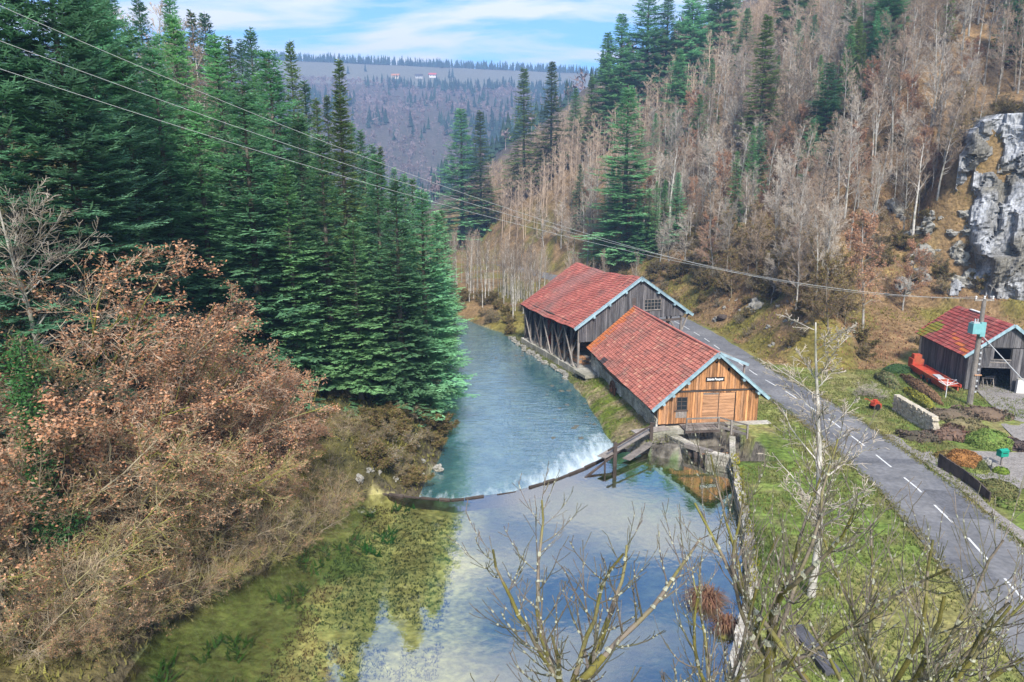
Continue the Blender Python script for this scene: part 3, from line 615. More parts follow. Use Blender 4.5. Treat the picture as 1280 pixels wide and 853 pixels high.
gw = gw.build('gable', M['dark'], shed)
swin = (9.6, 12.0, 5.55, 6.9)
planks(gw, F, SX0, SX1 + .3, lambda u: 2.0 if u < 6.2 else gb + (.25 * math.sin(u * 9) * .5), zts, .27, M['greywood'], holes=[swin], jit=.018)
window(shed, swin, F, 5, 3, M['timber'], depth=.07)
MB().box(7.9, 8.4, -.06, -.036, 6.2, 7.2).build('shutter', M['darktimber'], shed)
zr = SA - SLN * 0
bk = MB(); bk.poly([(SX0, SLN - .3, FZ), (SX1, SLN - .3, FZ), (SX1, SLN - .3, zts(SX1)), (SU, SLN - .3, zts(SU)), (SX0, SLN - .3, zts(SX0)), (SX0, SLN - .2, FZ), (SX1, SLN - .2, FZ), (SX1, SLN - .2, zts(SX1)), (SU, SLN - .2, zts(SU)), (SX0, SLN - .2, zts(SX0))],
   [(0, 1, 2, 3, 4), (9, 8, 7, 6, 5), (0, 5, 6, 1), (1, 6, 7, 2), (2, 7, 8, 3), (3, 8, 9, 4), (4, 9, 5, 0)]); bk.build('back_wall', M['greywood'], shed)
MB().box(SX1, SX1 + .1, 6.0, SLN - .2, -.6, zts(SX1)).build('road_side_wall', M['greywood'], shed)
MB().box(SX0 - .1, SX1, .0, SLN - .2, FZ - .35, FZ).build('floor', M['concrete'], shed)
# river side frame
ztop = zts(SX0) - .1; yy = np.linspace(.15, SLN - .35, 10)
for k, y in enumerate(yy): MB().box(SX0 - .12, SX0 + .12, y - .11, y + .11, FZ, ztop).build('post', M['timber'], shed)
MB().box(SX0 - .14, SX0 + .14, 0, SLN - .2, ztop - .05, ztop + .24).build('wall_plate', M['darktimber'], shed)
for k in range(5):
    y0, y1 = .3 + k * 3.85, .3 + k * 3.85 + 3.5
    MB().beam((SX0 - .22, y0, ztop - .1), (SX0 - .25, y1, FZ + .1), .16, .16).build('brace', M['timber' if k % 2 else 'darktimber'], shed)
    MB().beam((SX0 - .36, y0 + .5, FZ + .1), (SX0 - .36, y1 + .4, ztop - .2), .15, .15).build('brace', M['darktimber' if k % 2 else 'timber'], shed)
for y in yy[1::2]: MB().beam((SX0 + 2.2, y, ztop + .9), (SX0 + .05, y, FZ + 1.6), .16, .16).build('brace', M['timber'], shed)
for y in np.linspace(.2, SLN - .5, 6):
    MB().box(SU - .14, SU + .14, y - .14, y + .14, FZ, zts(SU) - .1).build('post', M['darktimber'], shed)
    MB().beam((SX0, y, ztop + .1), (SX1, y, ztop + .1), .2, .26).build('tie_beam', M['darktimber'], shed)
# corner brackets under the road-side overhang
for y in (.1, 3.5, 7.0):
    MB().box(SX1 - .15, SX1 + .1, y, y + .22, -.4, gb + .3).build('post', M['timber'], shed)
    MB().beam((SX1 - 2.2, y + .1, gb + .1), (SX1 - .1, y + .1, 2.0), .16, .16).build('brace', M['timber'], shed)
    MB().beam((SX1 + 1.0, y + .1, gb + .2), (SX1, y + .1, 2.4), .16, .16).build('brace', M['timber'], shed)
# river wall blocks
bw = 0; y = -.6; 
while y < SLN:
    ln_ = random.uniform(1.5, 2.6)
    MB().box(SX0 - .55 - random.uniform(0, .06), SX0 + .25, y, min(y + ln_ - .05, SLN + .1), FZ - .95, FZ + .03 + random.uniform(-.06, .05)).build('wall_block', M['concrete'], shed); y += ln_
rb = MB(); y = -.6
while y < SLN:
    l2 = random.uniform(.35, .8); z = FZ - 1.75
    for k in range(3): rb.box(SX0 - .5 - random.uniform(0, .18), SX0 - .1, y, y + l2 - .05, z + k * .26, z + k * .26 + .24)
    y += l2
rb.build('footing_stones', M['masonry'], shed)['kind'] = 'stuff'
# things stored in the shed
def thing_box(name, loc, rzv, label, cat, parts, group=None):
    e = empty(name, loc, rzv, label=label, cat=cat, group=group)
    for nm, mb, m in parts: mb.build(nm, m, e)
    return e
sm = shed.matrix_basis
def shp(u, v, z): return Matrix.Translation(shed.location) @ Matrix.Rotation(sh_rz, 4, 'Z') @ Vector((u, v, z))
thing_box('frame_saw', shp(3.2, 14.0, FZ), sh_rz, 'red frame saw standing inside the open shed', 'machine',
   [('frame', MB().box(-.9, -.6, -.5, .5, 0, 4.6).box(.6, .9, -.5, .5, 0, 4.6).box(-.9, .9, -.5, .5, 4.6, 4.95), M['redmetal']), ('bed', MB().box(-.5, .5, -3, 3, .7, .9), M['rust']), ('flywheel', MB().tube([(-1.15, 0, 1.5), (-.95, 0, 1.5)], .8, 18), M['redmetal'])])
for k, (u, v, n) in enumerate(((2.2, 3.0, 5), (2.4, 7.2, 4), (5.4, 10.5, 6))):
    e = empty('sawn_timber_stack', shp(u, v, FZ), sh_rz, label=['stack of pale sawn boards near the front of the open shed', 'stack of pale sawn boards in the middle of the open shed', 'tall stack of sawn boards deep inside the open shed'][k], cat='timber stack')
    for i in range(n):
        for j in range(3): MB().box(-.75 + j * .5, -.75 + j * .5 + .46, -1.6 + random.uniform(-.1, .1), 1.6, .05 + i * .2, .05 + i * .2 + .15).build('board', M['doorwood' if (i + j) % 3 else 'timber'], e)
    MB().box(-.8, .8, -1.2, -1.0, 0, .05).box(-.8, .8, 1.0, 1.2, 0, .05).build('bearer', M['darktimber'], e)
# loading platform between shed and sawmill
q0 = at_y(724, 459, 81.0)
pf = empty('loading_platform', (q0.x, q0.y, 0), sh_rz, label='concrete slab platform on posts between shed and sawmill, littered with stones', cat='platform')
MB().box(-.1, 3.2, -2.0, 1.6, -1.35, -1.0).build('slab', M['concrete'], pf)
for (u, v) in ((.1, -1.8), (.1, 1.2), (1.5, -1.8), (2.8, -1.8)): MB().box(u, u + .28, v, v + .28, -3.2, -1.35).build('post', M['concrete'], pf)
MB().box(1.9, 2.9, -1.2, 1.5, -3.0, -1.36).build('pier', M['masonry'], pf)

# --- sluice in front of the sawmill gable -------------------------------------
sl = empty('sluice', pL, rz, label='stone sluice with plank deck and timber gates in front of the honey plank gable', cat='sluice')
def lw(px, py, z):      # picture point at height z -> sluice local
    return Matrix.Rotation(-rz, 4, 'Z') @ (at(px, py, z) - pL)
def wall_poly(parent, name, a, b, zb, ztp, th, m, joints=True):
    """masonry wall from a to b (local xy) made of uneven courses"""
    a = Vector((a[0], a[1], 0)); b = Vector((b[0], b[1], 0)); d = (b - a); Ln = d.length; d.normalize(); n = Vector((d.y, -d.x, 0))
    mb = MB(); c0 = [a, b, b - n * th, a - n * th]
    mb.hexa([p + Vector((0, 0, zb)) for p in c0][::-1] + [p + Vector((0, 0, ztp - .02)) for p in c0][::-1])
    z = zb
    while z < ztp - .05:
        hh = random.uniform(.22, .4); s_ = 0
        while s_ < Ln - .02:
            l2 = min(random.uniform(.3, .85), Ln - s_); o = random.uniform(.02, .09); p = a + d * (s_ + .015); q = a + d * (s_ + l2 - .015); zt_ = min(z + hh - .03, ztp + random.uniform(-.02, .03))
            cc = [p - n * .1, q - n * .1, q + n * o, p + n * o]
            mb.hexa([v + Vector((0, 0, z)) for v in cc][::-1] + [v + Vector((0, 0, zt_)) for v in cc][::-1]); s_ += l2
        z += hh
    return mb.build(name, m, parent)
P1, P2, P3, P4 = lw(832, 542, -.25), lw(862, 558, -.25), lw(884, 568, -.25), lw(919, 573, -.1)
P0 = lw(800, 546, -.35); P5 = lw(918, 545, -.05)
wall_poly(sl, 'pier', P0, P1, -2.4, -.35, .9, M['masonry'])
wall_poly(sl, 'pier', P1, P2, -2.4, -.25, .8, M['masonry'])
wall_poly(sl, 'pier', P3, P4, -2.4, -.12, .7, M['masonry'])
wall_poly(sl, 'side_wall', P4, P5, -2.4, -.05, .4, M['masonry'])
MB().beam((P2.x - .3, P2.y + .15, -.2), (P3.x + .5, P3.y + .15, -.2), .42, .32).build('lintel', M['timber'], sl)
gt = (P3 - P2)
for k in range(4):
    p = P2 + gt * (k / 3.0); MB().box(p.x - .09, p.x + .09, p.y + .05, p.y + .25, -2.3, -.1).build('gate_post', M['timber'], sl)
for k in range(3):
    p = P2 + gt * ((k + .5) / 3.0); w = gt.length / 3 / 2 - .1
    for j in range(3): MB().beam((p.x - w, p.y + .2, -1.15 + j * .27), (p.x + w, p.y + .2, -1.15 + j * .27), .06, .25).build('gate_board', M['darktimber'], sl)
for k in range(3): MB().box(P2.x + .2, P3.x + 1.2, 0, 0, 0, 0) if False else None
# deck
D0, D1 = 1.9, 5.0
for k in range(9):
    u0 = D0 + k * (D1 - D0) / 9; MB().box(u0 + .01, u0 + (D1 - D0) / 9 - .015, -1.75, -.25, -.05, .02 + random.uniform(0, .02)).build('deck_plank', M['timber'], sl)
MB().box(D0, D1, -1.7, -1.55, -.3, -.05).box(D0, D1, -.5, -.35, -.3, -.05).build('deck_beam', M['darktimber'], sl)
for u in (D0 + .1, D1 - .1): MB().box(u - .06, u + .06, -1.72, -1.6, .02, 1.05).build('rail_post', M['timber'], sl)
MB().beam((D0 + .04, -1.66, 1.0), (D1, -1.66, 1.0), .07, .13).build('handrail', M['timber'], sl)
MB().beam((D0 + .04, -1.66, .55), (D1, -1.66, .55), .05, .1).build('mid_rail', M['timber'], sl)
RE = Vector((6.45, -3.9, 0))
for t in (.45, 1.0): p = Vector((D1 - .1, -1.66, 0)).lerp(RE, t); MB().box(p.x - .07, p.x + .07, p.y - .07, p.y + .07, -.2, 1.05).build('rail_post', M['timber'], sl)
for z_, t_ in ((1.0, .12), (.55, .1), (.18, .22)): MB().beam((D1, -1.7, z_), (RE.x, RE.y, z_), .07, t_).build('handrail' if z_ > .9 else 'mid_rail', M['timber'], sl)
MB().box(P1.x - .4, P4.x + .2, -.6, -.13, -2.6, -.12).build('back_wall', M['masonry'], sl)
MB().box(-.9, 2.1, -1.35, -.3, -.5, -.18).build('apron_slab', M['concrete'], sl)
MB().beam((P0.x - .4, P0.y + .5, -.12), (P1.x + .5, P1.y + 1.0, -.1), 1.0, .1).build('landing_board', M['timber'], sl)

# --- footbridge by the weir ----------------------------------------------------
A0 = at(768, 562, .35); A1 = at(810, 537, .55)
fb = empty('footbridge', (A0.x, A0.y, 0), label='sloping plank footbridge with dark posts at the end of the weir', cat='footbridge')
a_, b2 = Vector((-.9, -.8, -.05)), Vector((A1.x - A0.x + .5, A1.y - A0.y + .4, .35)); dd = (b2 - a_).normalized(); nn_ = Vector((-dd.y, dd.x, 0)).normalized()
for k in range(3): MB().beam(a_ + nn_ * (k * .26), b2 + nn_ * (k * .26), .24, .06).build('plank', M['timber'], fb)
MB().beam(a_ - nn_ * .15 + Vector((0, 0, .55)) + dd * .3, b2 - nn_ * .15 + Vector((0, 0, .62)), .08, .14).build('handrail', M['darktimber'], fb)
for t in (.18, .93):
    p = a_.lerp(b2, t) - nn_ * .14; MB().box(p.x - .14, p.x + .14, p.y - .14, p.y + .14, -2.4, p.z + .85).build('post', M['darktimber'], fb)
MB().beam(a_ + Vector((-1.6, -1.5, -1.0)), a_.lerp(b2, .3) + Vector((0, 0, -.1)), .12, .16).build('strut', M['darktimber'], fb)
p = a_ - nn_ * .1; MB().box(p.x - .06, p.x + .06, p.y - .06, p.y + .06, -2.2, p.z).build('thin_post', M['darktimber'], fb)
MB().beam(a_.lerp(b2, .35) + Vector((0, 0, -.9)) - nn_ * .4, a_.lerp(b2, .95) + Vector((0, 0, -.75)) - nn_ * .4, .7, .05).build('spill_board', M['timber'], fb)

# --- weir ----------------------------------------------------------------------
wr = empty('weir', (0, 0, 0), label='low curved weir of dark boards across the river', cat='weir')
xs = np.linspace(-10.5, 9.6, 60); sill = MB()
for x0, x1 in zip(xs, xs[1:]):
    y0, y1 = float(yw(x0)), float(yw(x1))
    sill.hexa([(x0, y0 - .05, -3.4), (x1, y1 - .05, -3.4), (x1, y1 + .55, -3.4), (x0, y0 + .55, -3.4), (x0, y0 - .05, ZP - .035), (x1, y1 - .05, ZP - .035), (x1, y1 + .4, ZP - .16), (x0, y0 + .4, ZP - .16)])
sill.build('sill', M['darktimber'], wr)
x = -10.0
while x < 8.8:
    l2 = random.uniform(.9, 1.7); x1 = x + l2 * .8; z = ZP + random.uniform(-.03, .07) + (.05 if x > 1.5 else 0)
    MB().beam((x, float(yw(x)) - .08, z), (x1, float(yw(x1)) - .08 + random.uniform(-.06, .06), z + random.uniform(-.03, .03)), .12, .14).build('board', M['darktimber'], wr); x = x1 + .06
    if -2.5 < x < 1.0: x += .9

# --- mossy wall along the pond ---------------------------------------------------
pw = empty('pond_wall', (0, 0, 0), label='mossy stone wall along the pond edge below the grass verge', cat='wall')
stn = MB(); ms = MB()
for y in np.arange(24.0, 51.2, .62):
    x0 = float(xr(y)); x1 = float(xr(y + .58))
    for k in range(4):
        o = random.uniform(-.06, .08); z = ZP - .7 + k * .42
        stn.hexa([(x0 - .1 - o, y, z), (x0 + .5, y, z), (x1 + .5, y + .58, z), (x1 - .1 - o, y + .58, z), (x0 - .1 - o, y, z + .39), (x0 + .5, y, z + .39), (x1 + .5, y + .58, z + .39), (x1 - .1 - o, y + .58, z + .39)])
stn.build('stones', M['masonry'], pw)['kind'] = 'stuff'

# --- barn ------------------------------------------------------------------------
B0 = at(1205, 487)
brz = math.atan2(-.16, 1)
barn = empty('barn', B0, brz, label='weathered dark plank barn with mossy red roof and open doorway', cat='barn')
BW, BL, BZ, BE = 7.4, 12.0, 7.0, 4.05; bs = (BZ - BE) / (BW / 2); ztb = lambda u: BZ - abs(u - BW / 2) * bs - .14
bd = (1.3, 4.35, 0, 2.5); bwn = (2.2, 3.9, 3.35, 4.45)
# hollow walls
wm = MB()
def slab(mb, pts, d):  # extrude polygon pts along vector d
    n = len(pts); d = Vector(d); v = [Vector(p) for p in pts]; mb.poly(v + [p + d for p in v], [tuple(range(n)), tuple(range(2 * n - 1, n - 1, -1))] + [(i, i + n, (i + 1) % n + n, (i + 1) % n) for i in range(n)])
for (a, b_, zb, zt2) in ((0, bd[0], 0, None), (bd[1], BW, 0, None), (bd[0], bwn[0], 2.5, None), (bwn[1], bd[1], 2.5, None), (bwn[0], bwn[1], 2.5, bwn[2]), (bwn[0], bwn[1], bwn[3], None)):
    if zt2 is None:
        pts = [(a, 0, zb), (b_, 0, zb), (b_, 0, ztb(b_))] + ([(BW / 2, 0, ztb(BW / 2))] if a < BW / 2 < b_ else []) + [(a, 0, ztb(a))]
    else: pts = [(a, 0, zb), (b_, 0, zb), (b_, 0, zt2), (a, 0, zt2)]
    slab(wm, pts, (0, .08, 0))
slab(wm, [(0, .08, 0), (0, BL, 0), (0, BL, ztb(0)), (0, .08, ztb(0))], (.08, 0, 0)); slab(wm, [(BW - .08, .08, 0), (BW - .08, BL, 0), (BW - .08, BL, ztb(BW)), (BW - .08, .08, ztb(BW))], (.08, 0, 0))
slab(wm, [(.08, BL - .08, 0), (BW - .08, BL - .08, 0), (BW - .08, BL - .08, ztb(BW)), (BW / 2, BL - .08, ztb(BW / 2)), (.08, BL - .08, ztb(0))], (0, .08, 0))
bwall = wm.build('wall', M['dark'], barn)
planks(bwall, F, .02, BW - .02, lambda u: 2.56 if bd[0] < u < bd[1] else .02, lambda u: min(ztb(u), 4.5), .33, M['greywood'], holes=[bwn], jit=.015)
planks(bwall, F, .02, BW - .02, lambda u: 4.56, ztb, .33, M['greywood'], thick=.055)
planks(bwall, FL, .02, BL - .6, lambda u: .05, lambda u: ztb(0), .36, M['greywood'], jit=.02)
MB().box(-.06, -.003, BL - .55, BL, 0, ztb(0)).build('limewashed_corner', M['concrete'], barn)
MB().box(bd[0] - .12, bd[0], -.07, .1, 0, 2.55).box(bd[1], bd[1] + .12, -.07, .1, 0, 2.55).box(bd[0] - .12, bd[1] + .12, -.07, .1, 2.42, 2.56).build('door_frame', M['greywood'], barn)
MB().box(bwn[0] - .1, bwn[1] + .1, -.11, -.02, bwn[2] - .1, bwn[2]).build('window_sill', M['timber'], barn)
MB().box(bwn[0] - .1, bwn[1], -.06, -.03, 2.95, 3.05).build('rail', M['timber'], barn)
MB().box(.1, BW - .1, .1, BL - .1, -.1, .03).build('floor', M['gravel'], barn)
def mossroof(u, v, c, r):
    q = math.exp(-((u - .86) / .13) ** 2 - ((v - .78) / .26) ** 2) * 1.5 + (float(vnoise(np.array([u * 8]), np.array([v * 7]))[0]) - .5)
    if q + r.uniform(-.15, .15) > .62: return [.22 * r.uniform(.7, 1.2), .19 * r.uniform(.7, 1.2), .03]
    if abs(v - .62 + (u - .5) * .55) < .035 and u < .5: return [.50, .15, .045]
    return c
br = roof_side(barn, 'roof', (BW / 2, -.4, BZ), (0, BL + .7, 0), (-(BW / 2 + .55), 0, -(BW / 2 + .55) * bs), .12, M['dark'], (30, 13, red_tile((.33, .075, .065), .25, mossroof)))
roof_side(barn, 'roof', (BW / 2 + .001, -.4, BZ), (0, BL + .7, 0), (BW / 2 + .55, 0, -(BW / 2 + .55) * bs), .12, M['dark'], (30, 13, red_tile((.33, .075, .065), .25)))
for sgn in (-1, 1):
    ue = BW / 2 + sgn * (BW / 2 + .58); MB().beam((BW / 2, -.45, BZ - .05), (ue, -.45, BZ - .05 - (BW / 2 + .58) * bs), .07, .3).build('bargeboard', M['blue'], barn)
MB().beam((BW / 2, 6.5, BZ + .08), (BW / 2, 9.0, BZ + .08), .3, .08).build('ridge_sheet', M['whitemetal'], barn)
# barn content
def bp(u, v, z=0): return Matrix.Translation(B0) @ Matrix.Rotation(brz, 4, 'Z') @ Vector((u, v, z))
for k in range(3):
    e = empty('sawhorse', bp(2.9 + .5 * k, 1.6 + .6 * k, .03), brz + .3 * k, label='grey timber sawhorse leaning in the barn doorway', cat='sawhorse', group='sawhorses in the barn')
    MB().beam((-.6, 0, .9), (.6, 0, .9), .1, .1).build('top_rail', M['timber'], e)
    for sx in (-.5, .5):
        for sy in (-.35, .35): MB().beam((sx, sy, 0), (sx, 0, .9), .07, .07).build('leg', M['timber'], e)
cw = bp(4.55, -.55)
wb = empty('white_wall', cw, brz, label='low white rendered wall beside the barn doorway', cat='wall')
MB().box(0, 5, -.25, .1, -.1, 1.45).build('wall', M['whitewall'], wb); MB().box(-.04, 5.04, -.29, .14, 1.45, 1.53).build('coping', M['concrete'], wb)

# --- utility pole and wires --------------------------------------------------------
def pole(px_, label, hgt):
    e = empty('utility_pole', px_, 0, label=label, cat='utility pole')
    MB().tube([(0, 0, -.3), (0, 0, hgt * .5), (0, 0, hgt)], [.27, .23, .18], 10).build('post', M['timber'], e)
    MB().beam((-.9, 0, hgt - .15), (.9, 0, hgt - .15), .1, .14).build('crossarm', M['timber'], e)
    for x in (-.8, 0, .8): MB().tube([(x, 0, hgt - .08), (x, 0, hgt + .02), (x, 0, hgt + .08), (x, 0, hgt + .2), (x, 0, hgt + .26)], [.03, .09, .06, .1, .04], 8).build('insulator', M['whitewall'], e)
    return e
U0 = at(1212, 505); UH = 10.3
up = pole(U0, 'weathered utility pole with teal transformer box beside the barn', UH)
MB().box(-1.05, -.28, -.55, .2, 7.0, 8.0).build('transformer', M['teal'], up)
MB().box(-.28, .2, -.5, -.2, 6.75, 8.1).build('switch_box', M['teal'], up)
MB().box(-.95, -.4, -.45, .1, 8.0, 8.12).box(-.75, -.65, -.2, -.1, 8.12, 8.4).box(-.5, -.42, -.2, -.1, 8.12, 8.4).build('bushing', M['cable'], up)
for z in np.arange(1.2, 6.5, .55): MB().box(.12, .3, -.28, -.2, z, z + .16).build('step_bracket', M['cable'], up)
MB().box(-.1, .55, -.33, -.22, 2.9, 3.0).build('sign_bracket', M['doorwood'], up)
Lp = at_y(-150, -60, 27)
U1 = Vector((Lp.x, Lp.y, h1(Lp.x, Lp.y)))
pole(U1, 'tall utility pole on the wooded slope carrying the far ends of the wires', Lp.z - U1.z)
for k, (py, sagv) in enumerate(((-60, 3.6), (-6, 2.9), (36, 2.5))):
    a = at_y(-150, py, 27); b_ = U0 + Vector((-.8 + .8 * k, 0, UH + .2 - .12 * k)); pts = []
    for i in range(41):
        t = i / 40; p = a.lerp(b_, t); p.z -= sagv * 4 * t * (1 - t); pts.append(p)
    o = MB().tube(pts, .0095, 5).build('power_cable', M['cable'], None)
    tag(o, ['top power cable strung across the valley to the pole', 'middle power cable strung across the valley to the pole', 'lowest power cable strung across the valley to the pole'][k], 'cable')
o = MB().tube([at_y(1228, 420, 69.6), at_y(1272, 468, 66.5), at_y(1296, 494, 65.5)], .05, 6).build('stay_bar', M['cable']); tag(o, 'pale slanting stay bar in front of the barn gable', 'bar')

# --- red trailer, dryer, tiller ------------------------------------------------------
T0 = at(1190, 492); T1 = at(1139, 461); td = T1 - T0; tl = td.length; trz = math.atan2(td.y, td.x)
tr_ = empty('farm_trailer', T0, trz, label='long red steel farm trailer with slatted bed beside the barn', cat='trailer')
for s_ in (-.75, .75):
    MB().box(0, tl - 1.6, s_ - .05, s_ + .05, .62, .95).build('side_rail', M['redmetal'], tr_)
    MB().box(.2, tl - 1.8, s_ * .8 - .06, s_ * .8 + .06, .25, .6).build('chassis_beam', M['redmetal'], tr_)
nsl = int((tl - 1.8) / .42)
for k in range(nsl): MB().box(.1 + k * .42, .1 + k * .42 + .36, -.7, .7, .72, .77 + .03 * (k % 3)).build('slat', M['redmetal'], tr_)
for x in (tl * .35, tl * .5):
    for s_ in (-.85, .85):
        w = MB().tube([(x, s_ - .1, .32), (x, s_ + .1, .32)], .32, 16).build('wheel', M['black'], tr_); MB().tube([(x, s_ - .12, .32), (x, s_ + .12, .32)], .15, 10).build('hub', M['redmetal'], w)
MB().box(tl - 1.7, tl - .5, -.6, .6, .4, 1.5).box(tl - 1.5, tl - .7, -.4, .4, 1.5, 2.0).build('loader_box', M['redmetal'], tr_)
MB().beam((tl - 1.6, 0, .5), (tl + .9, 0, .45), .14, .14).build('drawbar', M['redmetal'], tr_)
MB().hexa([(2.6, -.3, .82), (4.0, -.35, .82), (4.0, .35, .82), (2.6, .3, .82), (2.6, -.3, .9), (4.0, -.35, .98), (4.0, .35, .98), (2.6, .3, .9)]).build('spare_panel', M['cable'], tr_)
Q = at(1182, 497)
dr_ = empty('clothes_dryer', Q, .3, label='white folding clothes dryer on a post in the garden', cat='clothes dryer')
MB().tube([(0, 0, 0), (0, 0, 1.9)], .035, 6).build('post', M['whitemetal'], dr_)
for k in range(4):
    a = k * math.pi / 2; MB().tube([(0, 0, 1.2), (1.15 * math.cos(a), 1.15 * math.sin(a), 1.75)], .025, 5).build('arm', M['whitemetal'], dr_)
for rr in (.6, 1.1):
    z_ = 1.2 + .55 * rr / 1.15
    MB().tube([(rr * math.cos(k * math.pi / 2), rr * math.sin(k * math.pi / 2), z_) for k in range(5)], .016, 4).build('line', M['whitemetal'], dr_)
Q = at(1093, 512)
ti = empty('garden_tiller', Q, .5, label='small red garden tiller parked on the grass by the brush pile', cat='tiller')
MB().box(-.35, .35, -.22, .22, .4, .8).box(-.2, .15, -.15, .15, .8, .98).build('engine', M['redmetal'], ti)
for s_ in (-.32, .32): MB().tube([(0, s_ - .08, .3), (0, s_ + .08, .3)], .3, 14).build('wheel', M['black'], ti)
for s_ in (-.2, .2): MB().tube([(-.2, s_, .7), (-.9, s_ * 1.4, 1.1), (-1.2, s_ * 1.5, 1.1)], .03, 5).build('handle', M['redmetal'], ti)
MB().box(.3, .6, -.3, .3, .1, .55).build('mudguard', M['redmetal'], ti)

# ------------------------------------------------------------------ vegetation meshes
def segs_mesh(segs, n):
    A_ = np.array([s[0][:] for s in segs]); B_ = np.array([s[1][:] for s in segs]); r0 = np.array([s[2] for s in segs]); r1_ = np.array([s[3] for s in segs])
    d = B_ - A_; d /= np.linalg.norm(d, axis=1)[:, None] + 1e-9
    u = np.where(np.abs(d[:, 2:3]) < .9, np.array([[0, 0, 1.]]), np.array([[1., 0, 0]])); a = np.cross(d, u); a /= np.linalg.norm(a, axis=1)[:, None]; b = np.cross(d, a)
    t = np.arange(n) * 2 * np.pi / n; c, s = np.cos(t)[None, :, None], np.sin(t)[None, :, None]; ring = a[:, None] * c + b[:, None] * s
    V = np.stack([A_[:, None] + ring * r0[:, None, None], B_[:, None] + ring * r1_[:, None, None]], 1)
    S_ = len(segs); base = (np.arange(S_) * 2 * n)[:, None, None]; k = np.arange(n); q = np.stack([k, (k + 1) % n, n + (k + 1) % n, n + k], -1)[None] + base
    return V.reshape(-1, 3), q.reshape(-1, 4)
def cat(parts):
    V = []; Q = []; o = 0
    for v, q in parts: V.append(v); Q.append(q + o); o += len(v)
    return np.concatenate(V), np.concatenate(Q)
def grow(segs, rg, p, d, Ln, r, lv, P):
    n = P['n'][lv]; st = Ln / n; tap = P.get('tap', .25)
    for i in range(n):
        w = P['wig'][lv]; d = (d + Vector((rg.uniform(-w, w), rg.uniform(-w, w), rg.uniform(-w, w) + P['trop'][lv]))).normalized()
        q = p + d * st; ra = r * (1 - i / n * (1 - tap)); rb = r * (1 - (i + 1) / n * (1 - tap)); segs.append((p, q, max(ra, P['rmin']), max(rb, P['rmin']), lv))
        if lv < P['max'] and (i + .5) / n >= P['start'][lv]:
            k = P['kids'][lv]; k = int(k) + (rg.random() < k - int(k))
            for _ in range(k):
                f = rg.random(); b0 = p.lerp(q, f); t = (i + f) / n
                ax = d.orthogonal().normalized(); ax.rotate(Matrix.Rotation(rg.uniform(0, 2 * math.pi), 3, d)); an = P['ang'][lv] * rg.uniform(.7, 1.3)
                nd = (d * math.cos(an) + ax * math.sin(an)).normalized()
                grow(segs, rg, b0, nd, Ln * P['ratio'][lv] * (1 - P.get('short', .55) * t) * rg.uniform(.7, 1.2), max(ra * P['rr'][lv], P['rmin']), lv + 1, P)
        p = q
def leaves(segs, rg, lv, per, size, cols, spread=.12):
    pts = []; cc = []
    for s in segs:
        if s[4] < lv: continue
        k = int(per) + (rg.random() < per - int(per))
        for _ in range(k):
            p = s[0].lerp(s[1], rg.random()) + Vector((rg.gauss(0, spread), rg.gauss(0, spread), rg.gauss(0, spread))); a = Vector((rg.gauss(0, 1), rg.gauss(0, 1), rg.gauss(0, .6))).normalized(); b = a.orthogonal().normalized(); b.rotate(Matrix.Rotation(rg.uniform(0, 6.28), 3, a)); l = size * rg.uniform(.6, 1.3)
            pts += [p - a * l, p + b * l * .55, p + a * l, p - b * l * .55]; c = cols[rg.randrange(len(cols))]; f = rg.uniform(.75, 1.25); cc += [[x * f for x in c]] * 4
    V = np.array([p[:] for p in pts]); return V, np.arange(len(V)).reshape(-1, 4), np.array(cc)
def split_mesh(segs, sides, maxtrunk):
    tr = [s for s in segs if s[4] <= maxtrunk]; tw = [s for s in segs if s[4] > maxtrunk]
    a = cat([segs_mesh([s for s in tr if s[4] == l], sides[l]) for l in range(maxtrunk + 1) if any(s[4] == l for s in tr)])
    b = cat([segs_mesh([s for s in tw if s[4] == l], sides[l]) for l in range(maxtrunk + 1, 6) if any(s[4] == l for s in tw)])
    return a, b
class Kind:
    """parts: list of (part name, mesh); height of the model"""
    def __init__(s, parts, h, sub=()): s.parts = parts; s.h = h
def put(kind, name, loc, h, rz_, label, cat_, group=None, sx=1.0):
    k = h / kind.h; e = empty(name, loc, rz_, label=label, cat=cat_, group=group); e.scale = (k * sx, k * sx, k)
    for nm, me in kind.parts: link(nm, me, e)
    return e
UP = Vector((0, 0, 1)); ZERO = Vector((0, 0, 0))
def bare_kind(seed, P, Ln, r, mt, mw, sides=(7, 4, 3, 3, 3), leaf=None):
    rg = random.Random(seed); segs = []
    for (d, l, rr) in P.get('stems', [((0, 0, 1), 1, 1)]):
        grow(segs, rg, Vector((rg.uniform(-.2, .2), rg.uniform(-.2, .2), -.3)) if 'stems' in P else Vector((0, 0, -.4)), Vector(d).normalized(), Ln * l, r * rr, 0, P)
    (v, q), (v2, q2) = split_mesh(segs, sides, P.get('cut', 1))
    parts = [('trunk', mesh_np('trunk', v, [q], mt, smooth=True, mesh_only=True)), ('crown', mesh_np('crown', v2, [q2], mw, mesh_only=True))]
    if leaf:
        v3, q3, c3 = leaves(segs, rg, *leaf[:-1]); parts.append(('leaves', mesh_np('leaves', v3, [q3], leaf[-1], col=c3, mesh_only=True)))
    return Kind(parts, max(s[1].z for s in segs))
forest = dict(n=(14, 6, 4, 2), wig=(.045, .14, .2, .25), trop=(.02, .07, .05, .03), max=3, start=(.32, .2, .1, 0), kids=(3.2, 1.9, 1.9, 0), ang=(.85, .7, .7, .6), ratio=(.31, .5, .5, .4), rr=(.42, .5, .5, .6), rmin=.012, tap=.15, cut=1)
slim = dict(forest, start=(.5, .2, .1, 0), kids=(3.0, 1.7, 1.7, 0), ratio=(.24, .5, .5, .4), ang=(.65, .6, .6, .6))
